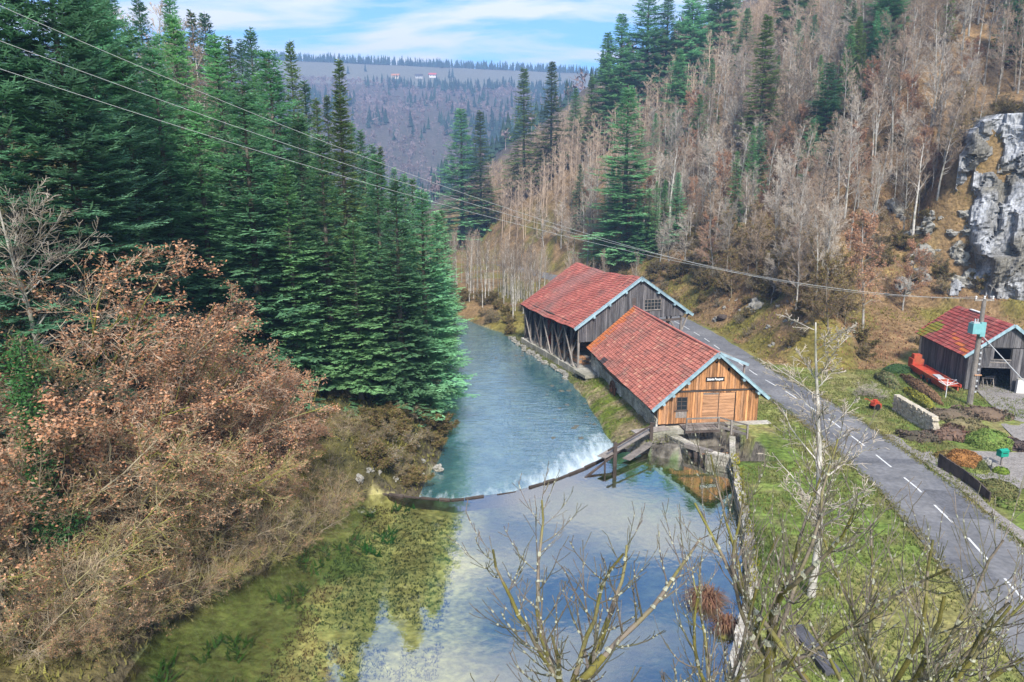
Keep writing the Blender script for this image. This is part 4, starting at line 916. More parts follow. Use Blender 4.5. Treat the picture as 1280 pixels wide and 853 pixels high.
wide = dict(forest, start=(.2, .15, .1, 0), kids=(2.6, 2.0, 2.1, 0), ratio=(.40, .5, .5, .4), ang=(.95, .75, .7, .6), wig=(.08, .16, .22, .25))
K_bare = [bare_kind(11 + i, [forest, slim, wide, slim, forest][i], 16, .21, M['bark'] if i == 2 else M['palebark'], M['twig']) for i in range(5)]
K_pale = [bare_kind(31 + i, [wide, forest][i], 15, .22, M['palebark'], M['paletwig']) for i in range(2)]
BEECH = [(.42, .21, .115), (.36, .17, .09), (.48, .27, .16), (.38, .25, .17)]
K_beech = [bare_kind(51 + i, [wide, forest][i], 13, .16, M['palebark'], M['twig'], leaf=(2, [1.5, 1.3][i], .085, BEECH, .09, M['beechleaf'])) for i in range(2)]
K_ochre = bare_kind(57, dict(wide, start=(.12, .15, .1, 0)), 8, .1, M['mossbark'], M['twig'], leaf=(2, .8, .07, [(.24, .19, .05), (.28, .2, .07), (.2, .17, .04), (.32, .2, .1)], .09, M['beechleaf']))
fan = [((math.cos(a) * s, math.sin(a) * s, 1), l, 1) for a, s, l in ((0, .6, 1), (1.1, .9, .85), (2.1, .45, 1.1), (3.1, 1.0, .8), (4.0, .6, 1.0), (5.2, .85, .9), (.5, .2, 1.15))]
thick = dict(n=(8, 5, 3, 2), wig=(.13, .2, .28, .3), trop=(-.02, .0, .01, 0), max=3, start=(.15, .1, .1, 0), kids=(1.9, 1.7, 1.6, 0), ang=(.75, .75, .7, .6), ratio=(.42, .5, .5, .5), rr=(.5, .5, .6, .6), rmin=.006, tap=.2, cut=1, stems=fan)
K_lite = [bare_kind(91 + i, dict(forest, n=(6, 4, 2, 2), kids=(3.4, 2.2, 0, 0), max=2, rmin=.028, cut=0, start=(.3, .1, 0, 0), ratio=(.27, .5, .5, .4)), 15, .2, M['palebark'], M['twig'], sides=(3, 3, 3, 3)) for i in range(3)]
K_thick = [bare_kind(71, thick, 7, .075, M['mossbranch'], M['thickettwig']),
           bare_kind(72, thick, 7, .075, M['mossbranch'], M['thickettwig'], leaf=(2, .5, .05, BEECH, .09, M['beechleaf'])),
           bare_kind(73, thick, 7, .07, M['mossbranch'], M['twig'], leaf=(2, 2.0, .045, BEECH, .1, M['beechleaf']))]
SCR = [(.15, .13, .03), (.20, .13, .06), (.11, .11, .03), (.22, .15, .08)]
K_scrub = [bare_kind(81, dict(thick, kids=(1.8, 1.5, 1.2, 0), trop=(.02, .02, .02, 0)), 3, .03, M['bark'], M['twig'], leaf=(2, 1.0, .09, SCR, .1, M['scrub'])),
           bare_kind(82, dict(thick, kids=(1.8, 1.6, 1.4, 0), trop=(.04, .03, .02, 0)), 3.4, .03, M['bark'], M['paletwig'], leaf=(2, .35, .08, SCR, .1, M['scrub']))]
for k in K_scrub: k.parts = [('stems', k.parts[0][1]), ('twigs', k.parts[1][1]), ('leaves', k.parts[2][1])]

def conifer_kind(seed, Ht, Rm, base, tipc, m, z0=.06, droop=.35, dens=1.0, fullness=.8, wid=.085):
    rg = random.Random(seed); rn = np.random.default_rng(seed); Vs = []; Cs = []
    z = z0 * Ht; bare = []
    while z < Ht * .985:
        f = z / Ht; Lm = Rm * ((1 - f) ** fullness) + .12; nb = max(4, int(round((8.5 - 3 * f) * dens)))
        for k in range(nb):
            az = 2 * math.pi * (k + rg.random()) / nb; zz_ = z + rg.uniform(-.5, .5) * (1 - .6 * f); cl_ = mnoise.noise(Vector((math.cos(az) * 1.3, math.sin(az) * 1.3, z * .55 + seed * 9))); L_ = Lm * max(.35, rg.uniform(.62, 1.08) + .42 * cl_)
            el = -.12 + .75 * f + rg.uniform(-.2, .2); hd = np.array([math.cos(az), math.sin(az), 0]); sd = np.array([-math.sin(az), math.cos(az), 0])
            m_ = max(3, int(L_ / .27)); s = (np.arange(m_) + rn.random(m_) * .6 + .3) / m_; s = s[s > (.18 if L_ > 1 else 0)]
            def pos(s_): return np.outer(s_ * L_, hd) + np.array([0, 0, zz_]) + np.outer(L_ * (math.tan(el) * s_ - droop * s_ ** 2 + droop * .75 * s_ ** 4), [0, 0, 1])
            P = pos(s); shade = rg.uniform(.8, 1.2); bare.append((Vector((0, 0, zz_)), Vector(pos(np.array([.45]))[0]), .03, .015, 1))
            for sg_ in (-1, 1):
                ln_ = np.minimum(.40 * L_ * (1.05 - s) + .26, 1.05) * rn.uniform(.75, 1.2, len(s))
                an = rn.uniform(.75, 1.1, len(s)); dr_v = hd[None] * np.cos(an)[:, None] + sg_ * sd[None] * np.sin(an)[:, None]; dr_v[:, 2] += rn.uniform(-.3, .12, len(s)) + math.tan(el) * .5
                for sub in range(5):
                    if sub == 0: b0, dv_, l2 = P, dr_v, ln_
                    else:
                        b0 = P + dr_v * (ln_ * (.16 + .19 * (sub - 1)))[:, None]; rot = (.7 if sub % 2 else -.7); c_, s_2 = math.cos(rot), math.sin(rot)
                        dv_ = np.stack([dr_v[:, 0] * c_ - dr_v[:, 1] * s_2, dr_v[:, 0] * s_2 + dr_v[:, 1] * c_, dr_v[:, 2] + rn.uniform(-.1, .2, len(s))], -1); l2 = ln_ * (.62 - .07 * sub)
                    sv2 = np.cross(dv_, np.array([0, 0, 1.])); sv2 /= np.linalg.norm(sv2, axis=1)[:, None] + 1e-9; sv2[:, 2] += rn.uniform(-.5, .5, len(s)); w = l2 * wid + .022
                    Vs.append(np.stack([b0, b0 + dv_ * (l2 * .5)[:, None] + sv2 * w[:, None], b0 + dv_ * l2[:, None], b0 + dv_ * (l2 * .5)[:, None] - sv2 * w[:, None]], 1).reshape(-1, 3))
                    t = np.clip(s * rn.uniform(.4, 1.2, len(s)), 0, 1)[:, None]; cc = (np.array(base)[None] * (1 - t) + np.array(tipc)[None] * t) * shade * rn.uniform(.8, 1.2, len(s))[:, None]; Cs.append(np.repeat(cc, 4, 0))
            tp = pos(np.array([.8, 1.0])); d = tp[1] - tp[0]; w = .07
            Vs.append(np.stack([tp[0], tp[0] + d * .6 + sd * w, tp[1] + d * .3, tp[0] + d * .6 - sd * w])); Cs.append(np.repeat(np.array(tipc)[None] * shade, 4, 0))
        z += (.50 - .22 * f) / dens ** .5
    V = np.concatenate(Vs); Cc = np.concatenate(Cs)
    tr = [(Vector((0, 0, -.5)), Vector((0, 0, Ht * .5)), Rm * .068, Rm * .04, 0), (Vector((0, 0, Ht * .5)), Vector((0, 0, Ht)), Rm * .04, .015, 0)]
    v, q = cat([segs_mesh(tr, 8), segs_mesh(bare, 3)])
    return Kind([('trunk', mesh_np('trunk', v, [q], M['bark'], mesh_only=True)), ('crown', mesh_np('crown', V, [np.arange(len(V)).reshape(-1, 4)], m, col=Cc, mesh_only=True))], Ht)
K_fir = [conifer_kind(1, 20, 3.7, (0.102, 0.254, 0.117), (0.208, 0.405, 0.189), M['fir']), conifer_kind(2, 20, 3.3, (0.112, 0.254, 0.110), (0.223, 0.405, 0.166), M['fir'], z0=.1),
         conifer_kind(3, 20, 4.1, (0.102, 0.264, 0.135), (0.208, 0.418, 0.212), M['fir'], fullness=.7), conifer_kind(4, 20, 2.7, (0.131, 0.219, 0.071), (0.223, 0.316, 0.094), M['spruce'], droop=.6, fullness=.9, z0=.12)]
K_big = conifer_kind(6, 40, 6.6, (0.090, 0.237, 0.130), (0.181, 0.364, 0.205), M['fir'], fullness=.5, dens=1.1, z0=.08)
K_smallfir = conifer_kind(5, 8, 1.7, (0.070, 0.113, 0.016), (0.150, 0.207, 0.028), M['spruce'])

# ------------------------------------------------------------------ planting
def stand(px, y, top):      # foot on the terrain at distance y below picture column px, top at picture row
    for _ in range(3):
        p = at_y(px, top, y); z = h1(p.x, y)
    return Vector((p.x, y, z)), max(p.z - z, 2.5)
def foot(px, py, top):
    q = ray_ground(px, py); t = at_y(px, top, q.y); return Vector((t.x, q.y, h1(t.x, q.y))), t.z - h1(t.x, q.y)
rt = random.Random(21)
FG = 'firs in the dense stand across the river from the sawmill'; FLb = 'dark blue-green fir in the dense stand across the river from the sawmill'
placed = []
def ok(p, dmin):
    for q in placed:
        if (q[0] - p.x) ** 2 + (q[1] - p.y) ** 2 < dmin * dmin: return False
    placed.append((p.x, p.y)); return True
front = [(527, 64, 236, 2), (494, 60, 220, 0), (441, 57.5, 276, 1), (400, 59, 165, 0), (356, 55, 205, 1), (302, 55, 102, 2), (243, 56, 125, 0), (190, 56, 60, 2), (470, 68, 190, 0), (424, 72, 118, 3), (372, 70, 140, 0), (335, 72, 62, 2), (268, 70, 40, 0), (215, 68, 20, 1), (160, 62, 30, 0), (545, 86, 262, 0), (515, 88, 222, 1), (552, 105, 262, 1), (150, 50, 60, 0), (118, 58, -10, 2)]
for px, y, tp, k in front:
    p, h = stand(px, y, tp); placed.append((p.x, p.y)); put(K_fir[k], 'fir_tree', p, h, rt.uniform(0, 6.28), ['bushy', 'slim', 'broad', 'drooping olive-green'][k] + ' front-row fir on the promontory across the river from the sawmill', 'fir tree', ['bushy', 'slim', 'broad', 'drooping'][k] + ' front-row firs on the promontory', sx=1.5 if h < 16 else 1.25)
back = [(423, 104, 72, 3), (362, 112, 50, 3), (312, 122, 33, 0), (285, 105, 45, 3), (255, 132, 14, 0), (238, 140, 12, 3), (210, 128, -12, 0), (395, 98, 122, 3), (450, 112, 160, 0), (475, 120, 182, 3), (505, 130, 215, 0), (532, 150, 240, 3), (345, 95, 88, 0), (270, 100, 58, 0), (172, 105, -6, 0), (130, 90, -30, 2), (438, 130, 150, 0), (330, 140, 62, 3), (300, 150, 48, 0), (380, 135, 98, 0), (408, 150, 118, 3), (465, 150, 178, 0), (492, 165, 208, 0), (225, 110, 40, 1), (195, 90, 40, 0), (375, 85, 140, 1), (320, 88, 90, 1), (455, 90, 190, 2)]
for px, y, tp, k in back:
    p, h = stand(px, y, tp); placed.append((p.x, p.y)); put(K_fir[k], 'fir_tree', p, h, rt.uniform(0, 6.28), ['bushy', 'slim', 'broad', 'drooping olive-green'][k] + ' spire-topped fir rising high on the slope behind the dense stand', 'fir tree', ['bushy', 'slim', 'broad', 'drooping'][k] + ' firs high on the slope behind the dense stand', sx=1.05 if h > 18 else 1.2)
for px, y, tp, lb in ((40, 39, -190, 'huge pale green fir with broad boughs beside the ivy-clad trunk'), (-45, 37, -150, 'broad dark fir half out of view beyond the ivy-clad trunk'), (98, 50, -80, 'massive blue-green fir between the huge pale fir and the dense stand')):
    p, h = stand(px, y, tp); placed.append((p.x, p.y)); put(K_big, 'fir_tree', p, h, rt.uniform(0, 6.28), lb, 'fir tree')
n = 0
while n < 30:       # fill behind
    y = rt.uniform(60, 190); x = float(xl(y)) - rt.uniform(6, 95); p = Vector((x, y, h1(x, y))); u, v, _ = proj(x, y, p.z)
    if not (-30 < u < 560) or not ok(p, 4.2): n += .2; continue
    u2, v2, _ = proj(x, y, p.z + 18)
    lim = np.interp(u, [0, 180, 255, 340, 420, 480, 560], [-60, -10, 20, 75, 120, 190, 262])
    h = rt.uniform(15, 21)
    while proj(x, y, p.z + h)[1] < lim + 12 and h > 7: h -= 1
    put(K_fir[rt.choice([0, 1, 2, 3, 3])], 'fir_tree', p, h, rt.uniform(0, 6.28), FLb, 'fir tree', FG, sx=.95); n += 1
for px, y, tp in ((200, 115, 15), (228, 122, 30), (250, 118, 55), (275, 130, 60), (300, 112, 95), (215, 100, 70), (185, 125, -5), (160, 112, 5), (240, 95, 95)):
    p, h = stand(px, y, tp); put(rt.choice(K_bare), 'bare_tree', p, h, rt.uniform(0, 6.28), 'leafless grey tree among the firs high on the slope', 'tree', 'leafless trees among the firs')

# right slope ---------------------------------------------------------------
RF = [((786, 318), 106, 0, 'broad dark fir standing alone above the shed roof'), ((960, 205), 18, 3, 'tall narrow dark fir among bare trees above the road'), ((1038, 200), 78, 2, 'bushy blue-green fir beside a small bright green conifer'), ((875, 215), 118, 1, 'slim green fir behind pale trunks on the bare slope'),
      ((778, 150), 16, 0, 'dark skyline fir with ragged top above the gap'), ((868, 110), -25, 2, 'wide skyline fir at the top of the bare slope'), ((836, 125), -8, 0, 'dense dark skyline fir next to the wide skyline fir'), ((1000, 60), -90, 1, 'yellow-green fir high on the bare slope'), ((1118, 80), -60, 0, 'dark fir half hidden by bare crowns near the slope top'),
      ((655, 185), 84, 3, 'slim dark fir at the end of the bare ridge'), ((690, 180), 76, 3, 'slim dark fir with paired top on the bare ridge'), ((576, 205), 134, 0, 'small dark fir at the foot of the far bare ridge'), ((600, 200), 138, 3, 'narrow fir beside the small dark fir at the ridge foot'), ((740, 190), 95, 3, 'slender dark fir in front of the ridge trees'), ((905, 70), -70, 0, 'dark fir right of the wide skyline fir near the slope top'), ((760, 130), 40, 1, 'dark fir below the ragged skyline fir'), ((812, 110), -20, 2, 'bulky dark fir between the skyline firs'), ((935, 110), 10, 1, 'dark green fir beside the tall narrow fir'), ((1075, 120), 20, 3, 'drooping fir above the bushy blue-green fir'), ((720, 200), 110, 1, 'short dark fir on the bare ridge crest'), ((850, 170), 60, 0, 'dark fir among pale trunks below the skyline firs')]
for (bx, by), tp, k, lb in RF:
    q = ray_ground(bx, by)
    if q is None: q = Vector((0, 220, 0)); 
    y = min(q.y, 260); t = at_y(bx, tp, y); z = h1(t.x, y); put(K_fir[k], 'fir_tree', Vector((t.x, y, z)), max(t.z - z, 6), rt.uniform(0, 6.28), lb, 'fir tree', sx=1.6); placed.append((t.x, y))
p, h = foot(1052, 225, 172); put(K_smallfir, 'small_conifer', p, h, 0, 'small bright yellow-green conifer on the bare slope', 'conifer')
LBL = ['leafless forest tree with brown twigs on the steep slope above the road', 'leafless forest tree with pale trunk on the steep slope above the road', 'tree still holding dry copper leaves on the steep slope above the road']
cands = []
for gx in np.arange(-40, 190, 3.7):
    for gy in np.arange(80, 238, 3.7):
        x = gx + rt.uniform(-1.5, 1.5); y = gy + rt.uniform(-1.5, 1.5); d = float(foot_dist(np.array([x]), np.array([y]))[0]); g_ = float(sstep(40, 52, x))
        if d < 5 + 16 * g_ or d > (105 if x < 60 else 150): continue
        z = h1(x, y); u, v, t_ = proj(x, y, z)
        if not (-20 < u < 1320) or v < -25 or v > 420 or (1205 < u and 120 < v < 420): continue
        if not ok(Vector((x, y, 0)), 2.9): continue
        cands.append((t_, x, y, z, d))
cands.sort(); rest = []
for i_, (t_, x, y, z, d) in enumerate(cands):
    h = rt.uniform(12, 20) * (1 if d > 14 else .7); r = rt.random()
    if i_ > 390: rest.append((x, y, z, h)); continue
    u = proj(x, y, z)[0]; zone = 'on the ridge beyond the shed' if u < 740 else 'straight above the shed' if u < 900 else 'above the mossy roadside bank' if u < 1070 else 'between barn and cliff'
    hi = 'tall' if h > 14.5 else 'short'
    if y > 128 and rt.random() < .12: i5 = rt.randrange(4); look, K_, nm = ['bushy', 'slim', 'broad', 'drooping olive'][i5] + ' dark fir tree among bare crowns', K_fir[i5], 'fir_tree'; h = rt.uniform(13, 19)
    elif r < .66: i5 = rt.randrange(5); look, K_, nm = ('%s brown-twigged leafless tree with %s crown' % (hi, ['a full', 'a slim', 'a wide', 'a narrow', 'a dense'][i5])), K_bare[i5], 'bare_tree'
    elif r < .91: i5 = rt.randrange(2); look, K_, nm = ('%s pale-barked leafless tree with %s crown' % (hi, ['a wide', 'a full'][i5])), K_pale[i5], 'pale_bare_tree'  # pale-barked bare trees, no particular species
    else: i5 = rt.randrange(2); look, K_, nm = ('%s tree holding dry copper leaves' % ['wide', 'upright'][i5]), K_beech[i5], 'beech_tree'; h *= .8
    lb = look + ' ' + zone; put(K_, nm, Vector((x, y, z)), h, rt.uniform(0, 6.28), lb, 'tree', look.replace(' tree', ' trees', 1) + ' ' + zone, sx=rt.uniform(.85, 1.15))
for (px, py, tp, lb) in ((1015, 265, 195, 'beech with a flat layer of orange leaves below the bushy fir'), (950, 300, 245, 'low beech with pale orange leaves on the slope'), (1100, 150, 70, 'large beech with rusty leaves near the slope top'), (1000, 330, 260, 'rusty-leaved tree above the mossy bank'), (1095, 420, 262, 'broad ochre-leaved tree at the foot of the slope by the barn'), (1140, 390, 290, 'ochre-leaved tree beside the mossy end of the barn roof')):
    p, h = foot(px, py, tp); put(rt.choice(K_beech), 'beech_tree', p, h, rt.uniform(0, 6.28), lb, 'tree')
n = 0
while n < 34:
    y = rt.uniform(76, 125); x = rt.uniform(24, 90); d = float(foot_dist(np.array([x]), np.array([y]))[0]); g_ = float(sstep(40, 52, x))
    if not (4 + 14 * g_ < d < 26) or not (800 < proj(x, y, h1(x, y))[0] < 1215): n += .02; continue
    put(K_ochre, 'ochre_tree', Vector((x, y, h1(x, y))), rt.uniform(5, 9.5), rt.uniform(0, 6.28), 'rounded ochre-leaved small tree low on the slope above the road', 'tree', 'ochre-leaved small trees low on the slope', sx=1.2); n += 1
for (px, py, tp, lb) in ((1046, 390, 235, 'pale bare tree with ivy low on its trunk above the road'), (1012, 350, 240, 'thin pale bare tree on the mossy bank'), (737, 330, 205, 'slim white-barked bare tree behind the shed roof'), (1180, 190, 20, 'tall pale straight trunk near the cliff')):
    p, h = foot(px, py, tp); put(K_pale[1], 'bare_tree', p, h, rt.uniform(0, 6.28), lb, 'tree', sx=.8)
# thin saplings by the river beyond the shed
n = 0
while n < 110:
    y = rt.uniform(106, 165); x = rt.uniform(float(xr(y)) + 2.5, float(xr(y)) + 24); 
    if abs(x - float(xroad(y))) < 3.6: n += .05; continue
    if y < 112 and x > -1: n += .05; continue
    placed.append((x, y)); put(K_bare[rt.choice([1, 3])], 'bare_tree', Vector((x, y, h1(x, y))), rt.uniform(8, 13), rt.uniform(0, 6.28), 'thin leafless sapling in the riverside thicket behind the shed', 'tree', 'saplings in the riverside thicket behind the shed', sx=.8); n += 1
# scrub on the bank above the road and around
n = 0
while n < 230:
    y = rt.uniform(72, 150); x = rt.uniform(0, 95); d = float(foot_dist(np.array([x]), np.array([y]))[0]); g_ = float(sstep(40, 52, x))
    if not (.8 < d < 24) or (g_ > .5 and 2.5 < d < 15): n += .02; continue
    u, v, _ = proj(x, y, h1(x, y))
    if not (600 < u < 1300) or (u > 1205 and v < 350): n += .02; continue
    hb = rt.uniform(1.2, 3.2) if d > 4 else rt.uniform(.8, 1.6)
    ks = rt.randrange(2); zn = 'behind the shed' if u < 880 else 'on the mossy bank above the road' if u < 1060 else 'at the slope foot by the barn'; lk = ['leafy ochre scrub bush', 'pale twiggy scrub bush'][ks] if hb < 2 else ['tall leafy ochre scrub bush', 'tall pale twiggy scrub bush'][ks]; put(K_scrub[ks], 'scrub_bush', Vector((x, y, h1(x, y))), hb, rt.uniform(0, 6.28), lk + ' ' + zn, 'bush', lk + 'es ' + zn, sx=1.3); n += 1
n = 0
while n < 40:
    y = rt.uniform(100, 165); x = float(xr(y)) + rt.uniform(.3, 9)
    if abs(x - float(xroad(y))) < 3.6 or (y < 111 and x > 1): n += .02; continue
    put(rt.choice(K_scrub), 'scrub_bush', Vector((x, y, h1(x, y))), rt.uniform(1.5, 3), rt.uniform(0, 6.28), 'twiggy bush on the riverbank behind the shed', 'bush', 'bushes on the riverbank behind the shed', sx=1.2); n += 1

# near left bank ---------------------------------------------------------------
p, h = stand(18, 36, 165); put(K_pale[0], 'bare_tree', p, h, 1.0, 'grey bare tree with spreading crown in front of the firs', 'tree')
ivt = empty('ivy_clad_tree', stand(0, 29.5, 300)[0], 0, label='trunk smothered in dark green ivy on the near slope', cat='tree')
MB().tube([(0, 0, -.5), (.15, .1, 4), (0, .2, 8), (.2, .1, 12.5)], [.28, .24, .18, .08], 8).build('trunk', M['mossbark'], ivt)
rg = random.Random(9); iv = [(Vector((.1, .1, z)), Vector((.1, .1, z + .3)), 0, 0, 2) for z in np.arange(1.5, 12.2, .3)]
iv += [(Vector((.1, .1, 3.2)), Vector((1.5, -.3, 4.0)), 0, 0, 2)] * 6
v3, q3, c3 = leaves(iv, rg, 2, 190, .085, [(1, 1, 1)], .36); mesh_np('ivy', v3, [q3], M['ivy'], parent=ivt)
TH = [(62, 36, 285, 2), (110, 38, 300, 2), (165, 40, 345, 2), (215, 42, 385, 2), (250, 41, 400, 2), (290, 43, 445, 2), (335, 45, 500, 2), (375, 47, 545, 2), (60, 33, 400, 1), (120, 34, 430, 1), (180, 36, 430, 1), (235, 37, 460, 1), (290, 39, 510, 1), (340, 41.5, 560, 2), (385, 44, 585, 0), (410, 46, 575, 0), (30, 31, 480, 0), (85, 31, 520, 1), (140, 32.5, 540, 0), (200, 34, 540, 1), (255, 35, 570, 0), (300, 37, 590, 1), (330, 38.5, 610, 0), (20, 28, 580, 0), (75, 28.5, 620, 1), (130, 30, 640, 0), (175, 31.5, 660, 1), (10, 26, 690, 0), (60, 26.5, 720, 1), (110, 27.5, 740, 0), (430, 48.5, 560, 0), (455, 50, 560, 0), (150, 29.5, 720, 0), (-20, 30, 430, 1), (400, 49, 520, 1), (0, 34, 360, 2)]
TL = ['leafless mossy thicket shrub arching over the pond bank', 'mossy thicket shrub with a few coppery leaves above the pond bank', 'beech shrub dense with dry coppery leaves below the firs']
for px, y, tp, k in TH:
    p, h = stand(px, y, tp); put(K_thick[k], 'thicket_shrub', p, min(max(h, 2.5), 14), rt.uniform(0, 6.28), TL[k], 'shrub', ['leafless thicket on the pond bank', 'sparse-leaved thicket on the pond bank', 'copper beech thicket below the firs'][k], sx=1.15)
# water-edge shrubs leaning out
for k, (px, py) in enumerate(((120, 850), (145, 832), (165, 815), (185, 800), (205, 785), (228, 770), (250, 758), (270, 746), (290, 735), (312, 724), (335, 712), (355, 702), (375, 690), (392, 675), (408, 660), (420, 648), (430, 635))):
    q = at(px - 6, py - 4, ZP); q = Vector((min(q.x, float(xl(q.y)) - .25), q.y, 0)); put(K_thick[0 if k % 3 else 1], 'thicket_shrub', Vector((q.x, q.y, h1(q.x, q.y) - .1)), rt.uniform(2.4, 3.8), rt.uniform(0, 6.28), 'twiggy shrub rooted at the pond edge trailing over the water', 'shrub', 'shrubs at the pond edge', sx=1.25)
n = 0
while n < 75:       # scrub on the rocky promontory and under the firs
    y = rt.uniform(47, 78); x = float(xl(y)) - rt.uniform(.4, 9)
    put(rt.choice(K_scrub), 'scrub_bush', Vector((x, y, h1(x, y))), rt.uniform(.7, 1.9), rt.uniform(0, 6.28), 'low twiggy bush on the rocky promontory below the firs', 'bush', 'bushes on the rocky promontory', sx=1.4); n += 1

# ------------------------------------------------------------------ rocks
def rock_mesh(seed, sub=3, sq=(1, 1, .75), amp=.45, m=None, blocky=0.0, sc=1.1):
    bm = bmesh.new(); bmesh.ops.create_icosphere(bm, subdivisions=sub, radius=1); o = Vector((seed * 7.3, seed * 3.1, seed))
    for v in bm.verts:
        d = v.co.normalized(); f = 1 + amp * mnoise.noise(d * sc + o) + amp * .5 * mnoise.noise(d * sc * 2.7 + o)
        if blocky: f += blocky * (mnoise.cell(d * 4 + o) - .5)
        v.co = Vector((d.x * sq[0], d.y * sq[1], d.z * sq[2])) * f
    me = bpy.data.meshes.new('rock'); bm.to_mesh(me); bm.free(); me.materials.append(m or M['rock']); return me
RK = [rock_mesh(i, 3, (1, .8, .7 + .1 * i), .6, blocky=.12, sc=1.6) for i in range(5)]
rr = random.Random(4)
WET = rock_mesh(12, 2, (1.2, 1, .5), .5, m=material('wet_stone', (.09, .085, .06), .35, .4, 2, spec=.5))
def rock(p, s, label, group=None, mesh=None, name='boulder'):
    o = link(name, mesh or rr.choice(RK)); o.location = p; o.scale = (s, s * rr.uniform(.8, 1.2), s * rr.uniform(.7, 1.1)); o.rotation_euler = (rr.uniform(-.4, .4), rr.uniform(-.4, .4), rr.uniform(0, 6.28)); tag(o, label, 'rock', group); return o
q = ray_ground(946, 386); rock(q + Vector((0, 0, .3)), 1.5, 'big pale boulder on the mossy bank above the road')
q = ray_ground(903, 400); rock(q + Vector((0, 0, .2)), 1.0, 'dark boulder on the bank near the shed eave', mesh=rock_mesh(9, 2, m=M['darktimber']))
rock_white = None; q = at(548, 589, ZR); rock(q + Vector((0, 0, .15)), .5, 'white boulder in the river off the promontory')
for k in range(34):
    u, v = rr.uniform(885, 1010), rr.uniform(358, 452)
    q = ray_ground(u, v)
    if q is None or foot_dist(np.array([q.x]), np.array([q.y]))[0] < .8: continue
    rock(q, rr.uniform(.2, .6), 'small pale rock poking out of the mossy bank above the road', 'rocks on the bank above the road')
for k in range(46):
    u, v = rr.uniform(1120, 1262), rr.uniform(255, 362); q = ray_ground(u, v); rock(q, rr.uniform(.5, 1.7), 'pale limestone rock on the broken slope below the cliff', 'rocks on the slope below the cliff')
for k in range(30):
    u, v = rr.uniform(448, 545), rr.uniform(520, 600); q = ray_ground(u, v)
    if q.z > -1.7: rock(q - Vector((0, 0, .12)), rr.uniform(.15, .5), 'pale rock on the mossy promontory below the firs', 'rocks on the promontory')
for k in range(26):
    y = 82 + k * .95; x = float(xr(y)) + rr.uniform(-.1, .5); rock(Vector((x, y, ZR + .12)), rr.uniform(.25, .5), 'pale stone edging the mossy ledge below the shed', 'stones edging the ledge below the shed')
# cliff
ns, nzv = 90, 110; sv_, zv_ = np.meshgrid(np.linspace(0, 1, ns), np.linspace(0, 1, nzv)); Wc, Hc = 24.0, 27.0
lx, lz = sv_ * Wc, zv_ * Hc; dep = np.zeros_like(lx)
for a in range(nzv):
    for b in range(ns):
        p = Vector((lx[a, b], lz[a, b], 0)); q_ = Vector((p.x + 1.5 * mnoise.noise(p * .3), p.y + 1.5 * mnoise.noise(p * .3 + Vector((5, 1, 0))), 0))
        dep[a, b] = 2.6 * mnoise.noise(Vector((q_.x * .16, q_.y * .07, 2))) + 1.1 * (mnoise.cell(Vector((q_.x * .38, q_.y * .16, 1))) - .5) + .6 * (mnoise.cell(Vector((q_.x * .9, q_.y * .5, 4))) - .5) + .5 * mnoise.noise(Vector((q_.x * .9, q_.y * .5, 7))) + .25 * mnoise.noise(q_ * 2.2)
edge_ = np.minimum(np.minimum(sv_ * Wc, (1 - sv_) * Wc), (1 - zv_) * Hc + 1.5) + 9 * (fbm(lx * .16 + 2, lz * .16) - .5); dep = dep - 9 * np.clip(1 - edge_ / 3.2, 0, 1) ** 1.5
a_ = -.52; q = _q; uu = np.array([math.cos(a_), math.sin(a_)]); nn2 = np.array([math.sin(a_), -math.cos(a_)])
dd_ = dep - lz * .22
Vc = np.stack([q.x - 1.5 + uu[0] * lx + nn2[0] * dd_, q.y + 4 + uu[1] * lx + nn2[1] * dd_, q.z - 3 + lz], -1); Vb = Vc.copy(); Vb[..., 0] -= nn2[0] * 14; Vb[..., 1] -= nn2[1] * 14
i_ = np.arange(ns * nzv).reshape(nzv, ns); f1 = np.stack([i_[:-1, :-1], i_[:-1, 1:], i_[1:, 1:], i_[1:, :-1]], -1).reshape(-1, 4); K_ = ns * nzv
rim = np.concatenate([i_[0, :], i_[1:, -1], i_[-1, -2::-1], i_[-2:0:-1, 0]]); r2_ = np.roll(rim, -1); side = np.stack([r2_, rim, rim + K_, r2_ + K_], -1)
o = mesh_np('cliff', np.concatenate([Vc.reshape(-1, 3), Vb.reshape(-1, 3)]), [np.concatenate([f1, side, f1[:, ::-1] + K_])], M['cliff']); tag(o, 'grey limestone cliff face above the barn meadow', 'cliff', kind='structure')

nn3 = 0
while nn3 < 60:
    s_, b_ = rt.uniform(-16, 26), rt.uniform(-1, 30); x, y = CLX + CUX * s_ - CNX * b_, CLY + CUY * s_ - CNY * b_; z = h1(x, y)
    if -1 < s_ < 24 and b_ < 9 or not (1080 < proj(x, y, z)[0] < 1320): nn3 += .05; continue
    if rt.random() < .62: put(rt.choice(K_scrub), 'scrub_bush', Vector((x, y, z)), rt.uniform(1.2, 2.8), rt.uniform(0, 6.28), 'twiggy bush on the rocky shoulder around the cliff', 'bush', 'bushes around the cliff', sx=1.4)
    else: put(rt.choice(K_bare + [K_ochre]), 'cliff_tree', Vector((x, y, z)), rt.uniform(6, 12), rt.uniform(0, 6.28), 'leafless tree rooted on the rocky shoulder around the cliff', 'tree', 'trees around the cliff')
    nn3 += 1
